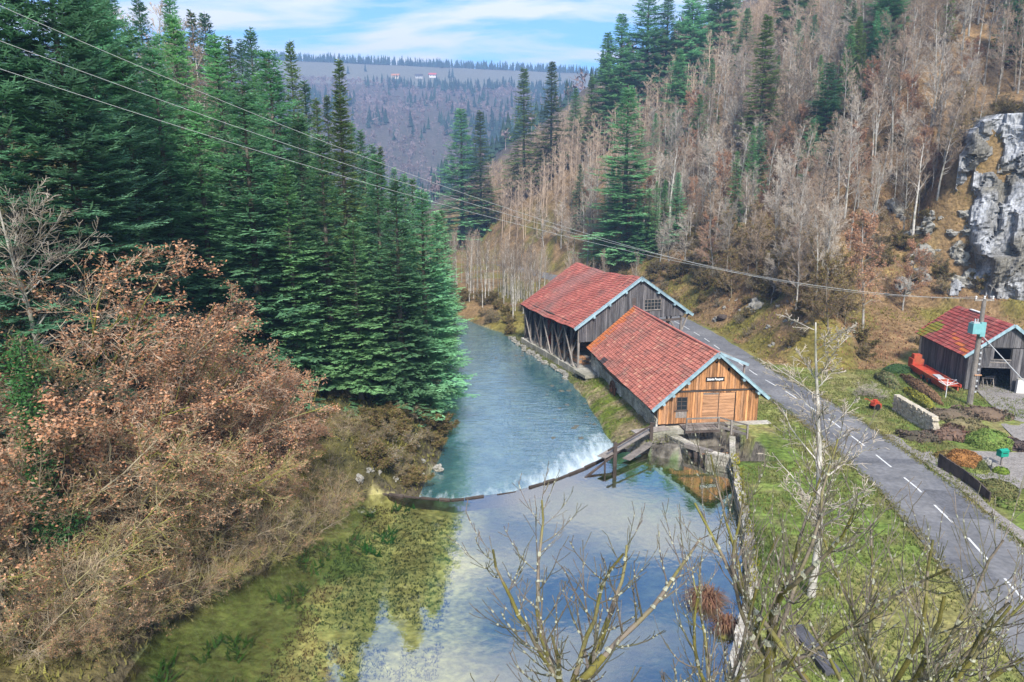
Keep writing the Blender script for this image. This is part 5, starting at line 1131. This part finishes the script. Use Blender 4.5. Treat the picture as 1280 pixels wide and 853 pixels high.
# ------------------------------------------------------------------ foreground fruit trees with lichen
fruit = dict(n=(6, 9, 5, 3), wig=(.08, .20, .08, .12), trop=(.03, .09, .22, .14), max=3, start=(9, .10, .1, 0), kids=(0, 1.7, 1.0, 0), ang=(.8, .8, .5, .5), ratio=(.4, .40, .34, .4), rr=(.50, .42, .5, .6), rmin=.009, tap=.3, cut=1, short=.3)
def fruit_tree(px, y, top, label, seed, sc=1.0, mossy=.4, fork=.5, nl=6):
    p, h = stand(px, y, top); rg = random.Random(seed); segs = []
    grow(segs, rg, Vector((0, 0, -.4)), Vector((rg.uniform(-.06, .06), 0, 1)), h * fork + .4, .19, 0, dict(fruit, tap=.72))
    tip = segs[-1][1]; a0 = rg.uniform(0, 6.28)
    for k in range(nl):
        az = a0 + 6.283 * k / (nl - 1) + rg.uniform(-.3, .3); ti = rg.uniform(.55, 1.15) if k < nl - 1 else .12; b0 = segs[-1 if k % 2 or k == nl - 1 else -2][1] if len(segs) < 8 else tip - Vector((0, 0, rg.uniform(0, h * .09)))
        grow(segs, rg, b0, Vector((math.cos(az) * math.sin(ti), math.sin(az) * math.sin(ti), math.cos(ti))), h * (1 - fork) * (1.0 if k == nl - 1 else rg.uniform(.75, 1.05)), .085 * rg.uniform(.8, 1.15), 1, fruit)
    k = h / max(s[1].z for s in segs)
    (v, q), (v2, q2) = split_mesh(segs, (9, 6, 4, 3), 1); e = empty('fruit_tree', p, 0, label=label, cat='tree'); e.scale = (k * sc, k * sc, k)
    mesh_np('trunk', v, [q], M['mossbark'], smooth=True, parent=e); mesh_np('shoots', v2, [q2], M['bark'], parent=e)
    mo = [(s[0] + Vector((0, 0, s[2] * .35)), s[1] + Vector((0, 0, s[3] * .35)), s[2] * 1.15, s[3] * 1.15, 0) for s in segs if s[4] <= 1 and rg.random() < mossy]
    mesh_np('moss', *[(a, [b]) for a, b in [segs_mesh(mo, 7)]][0], M['moss'], smooth=True, parent=e)['kind'] = 'stuff'
    li = []
    for s in segs:
        if s[4] > 2 or s[0].z < 3: continue
        for _ in range(2):
            if rg.random() < .33: f = rg.random() * .75; g2 = f + rg.uniform(.08, .25); rr2 = s[2] * rg.uniform(1.15, 1.5) + rg.uniform(.004, .012); o2 = Vector((rg.uniform(-.5, .5), rg.uniform(-.5, .5), rg.uniform(-.2, .5))) * s[2]; li.append((s[0].lerp(s[1], f) + o2, s[0].lerp(s[1], g2) + o2, rr2, rr2 * .6, 0))
    vl, ql = segs_mesh(li, 5); mesh_np('lichen', vl, [ql], M['lichen'], parent=e)['kind'] = 'stuff'
    return e
fruit_tree(688, 17.5, 615, 'lichen-crusted bare fruit tree rising in front of the open pond', 3, 1.25, .35, .56, 8)
fruit_tree(975, 16.5, 520, 'pale lichen-covered bare tree with upright shoots beside the pond wall', 5, .85, .3, .55, 6)
fruit_tree(1105, 16.0, 590, 'mossy bare fruit tree with forking limbs before the road verge', 8, 1.1, .5, .5, 7)
fruit_tree(1215, 15.0, 600, 'lichened bare fruit tree reaching across the road', 13, 1.0, .4, .56, 6)
fruit_tree(912, 15.5, 610, 'low lichened bare tree leaning over the pond corner', 17, .75, .4, .58, 5)
rgx = random.Random(61); sl_ = dict(forest, rmin=.012, wig=(.05, .18, .22, .25), kids=(2.2, 1.4, 1.5, 0), start=(.25, .2, .1, 0), ratio=(.24, .5, .5, .4)); K_verge = bare_kind(64, sl_, 14, .17, M['palebark'], M['paletwig'], leaf=(1, .5, .04, [(.33, .33, .26), (.27, .27, .2)], .03, M['scrub']))
q = at(1014, 745); put(K_verge, 'verge_tree', q, 14.3, .6, 'tall slender lichen-spotted bare tree on the grass verge', 'tree', sx=1.3)

# ------------------------------------------------------------------ garden
def ball(name, p, rad, cols, label, cat_='bush', n=1500, ls=.09, seed=1, lumps=.12):
    rn = np.random.default_rng(seed); d = rn.normal(size=(n, 3)); d[:, 2] = np.abs(d[:, 2]) * .9 - .08; d /= np.linalg.norm(d, axis=1)[:, None]
    f = 1 + lumps * (vnoise(d[:, 0] * 3 + seed, d[:, 1] * 3 + d[:, 2] * 3) - .5) * 2; P = d * f[:, None] * np.array(rad)[None]
    a = rn.normal(size=(n, 3)); a /= np.linalg.norm(a, axis=1)[:, None]; b = np.cross(a, d + .3 * rn.normal(size=(n, 3))); b /= np.linalg.norm(b, axis=1)[:, None] + 1e-9; l = ls * rn.uniform(.6, 1.3, n)[:, None]
    V = np.stack([P - a * l, P + b * l * .6, P + a * l, P - b * l * .6], 1).reshape(-1, 3); C_ = np.repeat(np.array(cols)[rn.integers(len(cols), size=n)] * rn.uniform(.75, 1.25, n)[:, None], 4, 0)
    e = empty(name, p, 0, label=label, cat=cat_); mesh_np('foliage', V, [np.arange(len(V)).reshape(-1, 4)], M['bush'], col=C_, parent=e)
    bm = bmesh.new(); bmesh.ops.create_icosphere(bm, subdivisions=3, radius=1)
    for v in bm.verts: v.co = Vector((v.co.x * rad[0], v.co.y * rad[1], max(v.co.z, -.15) * rad[2])) * .94
    me = bpy.data.meshes.new('body'); bm.to_mesh(me); bm.free(); ca = me.color_attributes.new('col', 'FLOAT_COLOR', 'POINT'); ca.data.foreach_set('color', list((*cols[0], 1)) * len(me.vertices)); me.materials.append(M['bush']); link('body', me, e); return e
ball('clipped_bush', at(1236, 556), (1.75, 1.5, 1.15), [(.11, .17, .035), (.16, .2, .05)], 'wide green cushion bush above the driveway curve', n=4000)
ball('clipped_bush', at(1205, 579), (1.25, 1.1, .95), [(.28, .13, .04), (.22, .11, .04)], 'rust-brown domed bush at the end of the dark board wall', n=3000, seed=2)
ball('clipped_bush', at(1225, 585), (.5, .5, .5), [(.06, .08, .03), (.09, .10, .03)], 'small dark green round bush beside the rust-brown bush', n=900, seed=3)
ball('clipped_bush', at(1247, 615), (1.35, 1.1, .75), [(.13, .12, .045), (.09, .10, .035)], 'low olive mound bush near the road edge', n=3000, seed=4)
ball('clipped_bush', at(1251, 591), (.5, .5, .38), [(.10, .16, .02), (.15, .2, .03)], 'tiny bright green cushion below the green letter box', n=900, seed=5)
ball('clipped_bush', at(1184, 572), (.9, .7, .45), [(.16, .12, .04), (.2, .14, .05)], 'flat brown bush touching the rust-brown bush', n=1200, seed=6)
ball('hedge', at(1121, 466), (1.7, .6, 1.0), [(.035, .075, .025), (.05, .09, .03)], 'dark green clipped hedge by the trailer nose', 'hedge', n=2200, seed=7, lumps=.05)
def hedge(name, a, b, w, hgt, cols, label, seed, n=2600):
    a = Vector(a); b = Vector(b); d = b - a; e = ball(name, a.lerp(b, .5), (d.length / 2, w, hgt), cols, label, 'hedge', n=n, seed=seed, lumps=.15, ls=.1); e.rotation_euler.z = math.atan2(d.y, d.x); return e
hedge('hedge', at(1128, 472), at(1176, 505), .55, .8, [(.19, .11, .06), (.15, .09, .05)], 'long rusty-brown hedge row above the stone wall', 11)
hedge('hedge', at(1130, 488), at(1172, 518), .5, .75, [(.22, .20, .03), (.12, .13, .03)], 'yellow-green hedge row directly behind the stone wall', 12)
hedge('hedge', at(1098, 470), at(1122, 488), .8, 1.0, [(.11, .13, .05), (.14, .12, .06)], 'loose green shrub row beside the brush pile', 13)
GS = [('heather dark bush in the rockery above the driveway', 1150, 548, 1.6, [(.07, .06, .04), (.11, .08, .06)]), ('grey-brown spreading bush in the rockery', 1185, 545, 1.9, [(.12, .08, .06), (.15, .09, .06)]), ('reddish low bush between the rockery and the green cushion', 1205, 548, 1.2, [(.16, .07, .05), (.13, .09, .05)]), ('purple-brown heather mound near the driveway', 1262, 558, 1.6, [(.06, .045, .04), (.09, .06, .05)]), ('brown heather strip along the driveway lawn', 1225, 520, 2.2, [(.13, .09, .06), (.10, .07, .05)]), ('dark brown bush below the utility pole', 1190, 522, 2.0, [(.12, .09, .06), (.09, .08, .05)]), ('straw-coloured low bush at the lawn corner', 1205, 532, 1.5, [(.17, .14, .07), (.12, .11, .05)]), ('green tuft bush on the shoulder side of the dark wall', 1262, 632, .9, [(.10, .14, .03), (.16, .16, .06)])]
for k, (lb, px, py, rad, cols) in enumerate(GS): ball('garden_shrub', at(px, py), (rad, rad * .75, rad * .38), cols, lb, n=1500, seed=20 + k, ls=.12, lumps=.4)
# dry stone wall
sw = empty('dry_stone_wall', at(1118, 513), 0, label='pale dry stone garden wall below the hedge rows', cat='wall')
a = Vector((0, 0, 0)); b = at(1166, 543) - at(1118, 513); Ln = b.length; d = b.normalized(); nrm = Vector((d.y, -d.x, 0)); w = MB(); z = -.1
rs = random.Random(2)
while z < 1.45:
    hh = rs.uniform(.12, .22); s = 0
    while s < Ln:
        l2 = rs.uniform(.18, .5); o1 = rs.uniform(-.07, .07); p0 = d * (s + .01); p1 = d * (s + l2 - .015); c4 = [p0 + nrm * (.22 + o1), p1 + nrm * (.22 + o1 + rs.uniform(-.03, .03)), p1 - nrm * .3, p0 - nrm * .3]; j = rs.uniform(-.02, .02)
        w.hexa([v + Vector((0, 0, z + j)) for v in c4] + [v + Vector((0, 0, z + hh - .015 + j)) for v in c4]); s += l2
    z += hh
w.build('stones', M['drystone'], sw)['kind'] = 'stuff'
# dark board retaining wall
pts = [at(1172, 584), at(1186, 592), at(1204, 602), at(1222, 615), at(1237, 628)]; rw = empty('board_wall', pts[0], 0, label='dark curved board wall holding the rockery beside the road', cat='wall')
for k in range(4):
    a, b = pts[k] - pts[0], pts[k + 1] - pts[0]; n = 3
    for i in range(n):
        p, q_ = a.lerp(b, i / n), a.lerp(b, (i + 1) / n - .01); t = (k + i / n) / 4; MB().beam(p + Vector((0, 0, .5 - .2 * t)), q_ + Vector((0, 0, .5 - .2 * t)), .09, 1.15 - .5 * t).build('board', M['darktimber'], rw)
lb_ = empty('letter_box', at(1251, 582), .2, label='green letter box on a short post by the driveway', cat='letter box')
MB().box(-.05, .05, -.05, .05, 0, .75).build('post', M['timber'], lb_); MB().box(-.33, .33, -.22, .22, .75, 1.2).poly([(-.36, -.26, 1.2), (.36, -.26, 1.2), (.36, .26, 1.2), (-.36, .26, 1.2), (-.36, 0, 1.34), (.36, 0, 1.34)], [(0, 1, 5, 4), (2, 3, 4, 5), (0, 4, 3), (1, 2, 5), (3, 2, 1, 0)]).build('box', M['greenplastic'], lb_); MB().box(-.2, .2, -.235, -.221, 1.02, 1.07).build('slot', M['black'], lb_)
rock(at(1241, 588) + Vector((0, 0, .25)), .4, 'upright white stone beside the small green cushion', mesh=rock_mesh(3, 2, (.6, .5, 1), .3)); rock(at(1235, 583) + Vector((0, 0, .2)), .35, 'grey stone next to the upright white stone')
put(Kind([('sticks', K_scrub[1].parts[1][1]), ('stems', K_scrub[1].parts[0][1])], K_scrub[1].h), 'brush_pile', at(1080, 494), 1.5, 0, 'heap of cut pinkish brushwood on the lawn edge', 'brush pile', sx=2.2)
put(Kind([('sticks', K_scrub[1].parts[1][1]), ('stems', K_scrub[1].parts[0][1])], K_scrub[1].h), 'brush_pile', at(1098, 498), 1.2, 2, 'smaller heap of cut brushwood beside the stone wall', 'brush pile', sx=2.0)
MB_ = MB().box(-.35, .35, -1.6, 1.6, .0, .28).box(-.25, .25, -1.5, 1.5, .28, .3); o = MB_.build('stone_slab', M['slate']); o.location = at(1016, 815); o.rotation_euler.z = .1; tag(o, 'dark stone slab lying on the verge behind the fruit trees', 'slab')
# tussocks over the pond edge
def tussock(p, rad, n, cols, label, seed, name='sedge_tussock'):
    rn = np.random.default_rng(seed); az = rn.uniform(0, 6.283, n); ln = rad * rn.uniform(.4, 1.25, n); h_ = rn.uniform(.12, .62, n) * rad; b = rn.normal(0, rad * .12, (n, 3)); b[:, 2] = 0
    d = np.stack([np.cos(az), np.sin(az), 0 * az], -1); s_ = np.stack([-np.sin(az), np.cos(az), 0 * az], -1) * .018
    m1 = b + d * (ln * .5)[:, None]; m1[:, 2] = h_; t = b + d * ln[:, None]; t[:, 2] = h_ * .35
    V = np.stack([b - s_, b + s_, m1 + s_, m1 - s_, t], 1).reshape(-1, 3); k = np.arange(n)[:, None] * 5; C_ = np.repeat(np.array(cols)[rn.integers(len(cols), size=n)] * rn.uniform(.7, 1.3, n)[:, None], 5, 0)
    e = empty(name, p, 0, label=label, cat='grass clump'); mesh_np('blades', V, [k + np.array([[0, 1, 2, 3]]), k + np.array([[3, 2, 4]])], M['grass'], col=C_, parent=e)
RB_ = [(.20, .10, .06), (.14, .07, .05), (.26, .16, .09)]
tussock(at(882, 752, ZP) + Vector((0, 0, -.05)), 1.25, 520, RB_, 'reddish-brown sedge tussock drooping over the pond', 1); tussock(at(908, 785, ZP), 1.0, 360, RB_, 'smaller dark sedge tussock at the foot of the pond wall', 2)
mound = rock_mesh(6, 2, (1, 1, .5), .3, m=M['mossbark'])
for px, py, s_, lb in ((884, 757, .9, 'mossy root mound under the reddish tussock'), (910, 790, .9, 'mossy root mound at the foot of the pond wall')): rock(at(px, py, ZP) + Vector((0, 0, -.35)), s_, lb, mesh=mound, name='root_mound')

# ------------------------------------------------------------------ ground cover (uncountable)
def tufts(name, P, size, cols, m, label, cat_, blades=4, flat=.5, seed=1):
    rn = np.random.default_rng(seed); n = len(P); P = np.repeat(P, blades, 0); N_ = len(P); P = P + rn.normal(0, size * .5, (N_, 3)) * np.array([1, 1, .15]); az = rn.uniform(0, 6.283, N_); l = size * rn.uniform(.6, 1.4, N_); ti = rn.uniform(.1, flat + .3, N_)
    d = np.stack([np.cos(az) * ti, np.sin(az) * ti, np.ones(N_)], -1) * l[:, None]; s_ = np.stack([-np.sin(az), np.cos(az), 0 * az], -1) * (l * .22)[:, None]
    V = np.stack([P - s_ * .6, P + s_ * .6, P + d * .6 + s_, P + d * .6 - s_ * .4, P + d], 1)
    V = np.stack([P - s_, P + s_, P + d], 1).reshape(-1, 3); C_ = np.repeat(cols, blades, 0) * rn.uniform(.7, 1.3, N_)[:, None]
    o = mesh_np(name, V, [np.arange(len(V)).reshape(-1, 3)], m, col=np.repeat(C_, 3, 0)); tag(o, label, cat_, kind='stuff'); return o
rn = np.random.default_rng(12)
def scat(n, x0, x1, y0, y1, f):
    x = rn.uniform(x0, x1, n); y = rn.uniform(y0, y1, n); z, dl, dr, df, di, lo_, a_, b_, g_ = H(x, y, True); k = f(x, y, z, dl, dr, df, di); return np.stack([x[k], y[k], z[k]], -1)
gp = scat(60000, 8, 60, 24, 78, lambda x, y, z, dl, dr, df, di: (dr > .35) & (df < -.6) & (np.abs(x - xroad(y)) > 3.15) & ~((y > 54.5) & (dr < 5)) & ~((x - PLX > -.5) & (x < 22.6) & (y > 50)) & ~((x > xroad(y)) & (x < xroad(y) + 6.5) & (y < 42)) & (vnoise(x * .4, y * .4) > .25) & (z > -.4) & ~((x > 36) & (y < 60)))
nz_ = fbm(gp[:, 0] * .25, gp[:, 1] * .25)[:, None]; gc = np.array([[.09, .15, .025]]) * (1 - nz_) + np.array([[.24, .21, .08]]) * nz_
tufts('grass', gp, .16, gc, M['grass'], 'short winter grass on the verge and garden lawn', 'grass', 3)
up_ = scat(42000, -5, 110, 70, 170, lambda x, y, z, dl, dr, df, di: (df > -.8) & (df < 40))
nz_ = fbm(up_[:, 0] * .2 + 5, up_[:, 1] * .2)[:, None]; k3 = sstep(.4, .62, nz_[:, 0])[:, None]; uc = np.array([[.24, .13, .07]]) * (1 - k3) + np.array([[.17, .155, .03]]) * k3
tufts('undergrowth', up_, .26, uc, M['scrub'], 'brown fern litter and moss covering the slope above the road', 'undergrowth', 3, 1.2, 2)
lp_ = scat(26000, -40, -3, 24, 80, lambda x, y, z, dl, dr, df, di: (dl > .15) & (dl < 16)); nz_ = fbm(lp_[:, 0] * .3, lp_[:, 1] * .3)[:, None]
tufts('bank_undergrowth', lp_, .22, np.array([[.10, .085, .035]]) * (1 - nz_) + np.array([[.19, .18, .04]]) * nz_, M['scrub'], 'moss and dead stems covering the promontory and near bank', 'undergrowth', 3, 1.0, 3)
bp_ = scat(9000, 0, 16, 54, 112, lambda x, y, z, dl, dr, df, di: (dr > .1) & (dr < 4.2) & (y > 54.5) & ~((y > 79) & (dr > 2.6))); nz_ = fbm(bp_[:, 0] * .6, bp_[:, 1] * .6)[:, None]
tufts('river_bank_moss', bp_, .16, np.array([[.09, .15, .02]]) * (1 - nz_) + np.array([[.24, .19, .09]]) * nz_, M['grass'], 'moss and dead grass on the bank below the sawmill', 'moss', 3, 1.0, 4)
wp = scat(2300, 12.2, 18.6, 24, 51.4, lambda x, y, z, dl, dr, df, di: (dr > -.12) & (dr < .5)); wp[:, 2] = .03
tufts('wall_moss', wp, .15, np.array([[.24, .22, .02]]) * np.ones((len(wp), 1)), M['grass'], 'yellow-green moss capping the pond wall', 'moss', 5, 1.3, 5)
re_ = np.concatenate([np.stack([xroad(yy2) + sg2 * (2.75 + rn.normal(0, .22, 2600)), yy2, np.full(2600, .03)], -1) for sg2 in (-1, 1) for yy2 in [rn.uniform(24, 84, 2600)]]); nz_ = fbm(re_[:, 0] * .5, re_[:, 1] * .5)[:, None]
tufts('roadside_grass', re_, .13, np.array([[.11, .14, .03]]) * (1 - nz_) + np.array([[.24, .19, .09]]) * nz_, M['grass'], 'ragged grass and dead stems along both road edges', 'grass', 3, 1.2, 9)
for k in range(46):
    y = rr.uniform(60, 100); x = float(xr(y)) - abs(rr.gauss(0, 2.2)) - .15; rock(Vector((x, y, ZR - .12)), rr.uniform(.15, .42), 'dark wet stone breaking the shallows beside the mill', 'wet stones in the shallows beside the mill', mesh=WET)
# weeds on the pond bed
wd = scat(10500, -15, -3.4, 25, 47, lambda x, y, z, dl, dr, df, di: (di > .8) & (y < yw(x) - .8) & (x > -11.5 + (y - 30) * .1) & (fbm(x * .35 + 4, y * .35) > .33))
cl = np.array([[.02, .024, .01]]) * np.ones((len(wd), 1)); tufts('water_weed', wd, .085, cl, M['weed'], 'dark weed tufts growing on the pond bed', 'weed', 4, 1.6, 6)
gw_ = scat(900, -16, -6, 25, 46, lambda x, y, z, dl, dr, df, di: (di > .3) & (di < 5) & (vnoise(x * .5, y * .5) > .62)); tufts('green_weed', gw_, .35, np.array([[.03, .12, .015]]) * np.ones((len(gw_), 1)), M['weed'], 'bright green weed streaming on the pond bed near the bank', 'weed', 6, 2.2, 7)
rv = scat(1500, -9, 10, 56, 112, lambda x, y, z, dl, dr, df, di: (di > .2) & ((fbm(x * .25, y * .25) > .48) & (x > -1) | (y > 92))); rv[:, 2] = ZR - .42
tufts('river_weed', rv, .3, np.array([[.07, .07, .03]]) * np.ones((len(rv), 1)), M['weed'], 'dark mossy stones and weed breaking the river surface', 'weed', 4, 2.0, 8)

# ------------------------------------------------------------------ far woods and houses
def far_wood(name, P, hts, conif, cols, label):
    Vs = []; Fs = []; Cs = []; o = 0; n = len(P); rn = np.random.default_rng(5)
    if conif:
        for l0, l1, w in ((.04, .36, .20), (.2, .52, .175), (.36, .68, .14), (.52, .84, .105), (.7, 1.0, .065)):
            k = 7; t = np.arange(k) * 2 * np.pi / k; ring = np.stack([np.cos(t), np.sin(t), 0 * t], -1)[None] * (w * hts)[:, None, None] * rn.uniform(.45, 1.35, (n, k, 1)) + P[:, None]; ring[:, :, 2] += (l0 * hts)[:, None]
            ap = P.copy(); ap[:, 2] += l1 * hts; V = np.concatenate([ring, ap[:, None]], 1).reshape(-1, 3); b = (np.arange(n) * (k + 1))[:, None, None]; a = np.arange(k)
            Fs.append((np.stack([a, (a + 1) % k, np.full(k, k)], -1)[None] + b).reshape(-1, 3) + o); Vs.append(V); Cs.append(np.repeat(cols, k + 1, 0)); o += len(V)
    else:
        k = 34; d = rn.normal(size=(n, k, 3)); d /= np.linalg.norm(d, axis=2)[..., None]; c0 = P[:, None] + d * (hts[:, None, None] * np.array([.24, .24, .34])) * rn.uniform(.3, 1, (n, k, 1)); c0[:, :, 2] += (hts * .62)[:, None]
        a = rn.normal(size=(n, k, 3)); a[..., 2] = np.abs(a[..., 2]) * 1.6; a /= np.linalg.norm(a, axis=2)[..., None]; b = rn.normal(size=(n, k, 3)) * .14; s = hts[:, None, None] * .22
        V = np.stack([c0, c0 + a * s + b * s, c0 + a * s * .6 - b * s], 2).reshape(-1, 3); Vs.append(V); Fs.append(np.arange(len(V)).reshape(-1, 3)); Cs.append(np.repeat(cols, k * 3, 0) * rn.uniform(.8, 1.2, (n * k, 1)).repeat(3, 0)); o += len(V)
        w = (hts * .012)[:, None]; b0 = P; V = np.stack([b0 - w * [1, 0, 0], b0 + w * [1, 0, 0], b0 + np.stack([0 * hts, 0 * hts, hts * .8], -1)], 1).reshape(-1, 3); Vs.append(V); Fs.append(np.arange(len(V)).reshape(-1, 3) + o); Cs.append(np.repeat(cols * 1.3, 3, 0))
    return tag(mesh_np(name, np.concatenate(Vs), [np.concatenate(Fs)], M['far'], col=np.concatenate(Cs)), label, 'forest', kind='stuff')
def inview(P, h=15): 
    u, v, t = proj(P[:, 0], P[:, 1], P[:, 2]); return (u > -30) & (u < 1310) & (v < 500) & (v > -120)
def cand(n, y0, y1, x0=None, x1=None):
    y = y0 + (y1 - y0) * rn.random(n) ** .8; x = (rn.random(n) * 2 - 1) * 0 + rn.uniform(-.80, .80, n) * y; P = np.stack([x, y, H(x, y)], -1); return P[inview(P)]
P = cand(15000, 420, 1900); ys = P[:, 1] - P[:, 0] * .25; fieldm = (ys > 1395) & (ys < 1630); P = P[~fieldm | (rn.random(len(P)) < .02)]; ys = P[:, 1] - P[:, 0] * .25
cn = fbm(P[:, 0] * .006 + 9, P[:, 1] * .006 + 2) + .08 * rn.normal(size=len(P)); con = (cn > .50) | (ys > 1630)
Pc, Pb = P[con], P[~con]
far_wood('far_conifer_forest', Pc, rn.uniform(13, 22, len(Pc)), True, np.array([[.022, .045, .035]]) * rn.uniform(.7, 1.4, (len(Pc), 1)), 'dark conifer forest on the far hillside')
far_wood('far_bare_forest', Pb, rn.uniform(10, 15, len(Pb)), False, np.array([[.22, .165, .165]]) * rn.uniform(.7, 1.2, (len(Pb), 1)), 'greyish pink leafless forest on the far hillside')
P = cand(6000, 170, 430); df_ = foot_dist(P[:, 0], P[:, 1]); k = (df_ > 8) & ((P[:, 1] > 235) | (df_ > 100)); Pr = P[k]; Pr = np.concatenate([Pr, np.array([r_[:3] for r_ in rest]).reshape(-1, 3)])
def wood(name, P, hts, kinds, label, m):
    r5 = np.random.default_rng(8); Vs = []; Qs = []; o = 0; src = []
    for kd in kinds:
        Vk = []; Qk = []; oo = 0
        for _, me in kd.parts:
            v = np.empty(len(me.vertices) * 3, np.float32); me.vertices.foreach_get('co', v); q = np.empty(len(me.loops), np.int32); me.loops.foreach_get('vertex_index', q); Vk.append(v.reshape(-1, 3)); Qk.append(q.reshape(-1, 4) + oo); oo += len(me.vertices)
        src.append((np.concatenate(Vk) / kd.h, np.concatenate(Qk)))
    for p, h in zip(P, hts):
        v, q = src[r5.integers(len(src))]; a = r5.uniform(0, 6.28); c, s = math.cos(a), math.sin(a); w = v @ np.array([[c, s, 0], [-s, c, 0], [0, 0, 1.]]) * h; Vs.append(w + p[None]); Qs.append(q + o); o += len(v)
    return tag(mesh_np(name, np.concatenate(Vs), [np.concatenate(Qs)], m), label, 'forest', kind='stuff')
if len(Pr) > 900: Pr = Pr[np.argsort(Pr[:, 1])[:900]]
wood('ridge_bare_forest', Pr, rn.uniform(11, 18, len(Pr)), K_lite, 'leafless forest along the far end of the bare ridge', M['twig'])
dl_ = xl(P[:, 1]) - P[:, 0]; k = (dl_ > 8) & (P[:, 1] > 185); Pl = P[k]; kk = rn.random(len(Pl)) < .75
far_wood('ridge_conifer_forest', Pl[kk], rn.uniform(12, 19, kk.sum()), True, np.array([[.03, .07, .04]]) * rn.uniform(.7, 1.3, (kk.sum(), 1)), 'conifers massed on the far end of the fir slope')
for k, (px, py, rc, wc, lb) in enumerate(((495, 107, (.40, .17, .08), (.6, .5, .4), 'tiny orange-roofed house on the far plateau'), (524, 106, (.07, .06, .06), (.4, .38, .36), 'tiny dark-roofed barn on the far plateau'), (541, 111, (.40, .09, .08), (.65, .6, .58), 'tiny red-roofed house on the far plateau'))):
    q = at_y(px, py, 1430 + 20 * k); q.z = h1(q.x, q.y); e = empty('farmhouse', q, .1 * k, label=lb, cat='house'); w, l, hh = 7, 5, 4
    wm_ = MB().box(-w, w, -l, l, -2, hh).build('wall', material('far_wall', wc, .9, .1), e); MB().poly([(-w - 1, -l - 1, hh), (w + 1, -l - 1, hh), (w + 1, l + 1, hh), (-w - 1, l + 1, hh), (-w - 1, 0, hh + 4), (w + 1, 0, hh + 4)], [(0, 1, 5, 4), (2, 3, 4, 5), (0, 4, 3), (1, 2, 5), (3, 2, 1, 0)]).build('roof', material('far_roof', rc, .9, .1), e)
    for x in (-4.5, -1.5, 1.5, 4.5): MB().box(x - .7, x + .7, -l - .1, -l + .1, 1.2, 3.2).build('window', M['glass'], e)
# air
hz = MB().box(-1600, 1600, -300, 3300, -8, 420).build('haze', None); hz.data.materials.clear()
hm = bpy.data.materials.new('haze'); hm.use_nodes = True; t = hm.node_tree; t.nodes.clear(); o_ = t.nodes.new('ShaderNodeOutputMaterial'); v_ = t.nodes.new('ShaderNodeVolumePrincipled'); v_.inputs['Color'].default_value = (.36, .58, 1, 1); v_.inputs['Density'].default_value = .00044; v_.inputs['Anisotropy'].default_value = .1
t.links.new(v_.outputs[0], o_.inputs['Volume']); hz.data.materials.append(hm); tag(hz, 'thin blue valley haze', 'haze', kind='stuff')
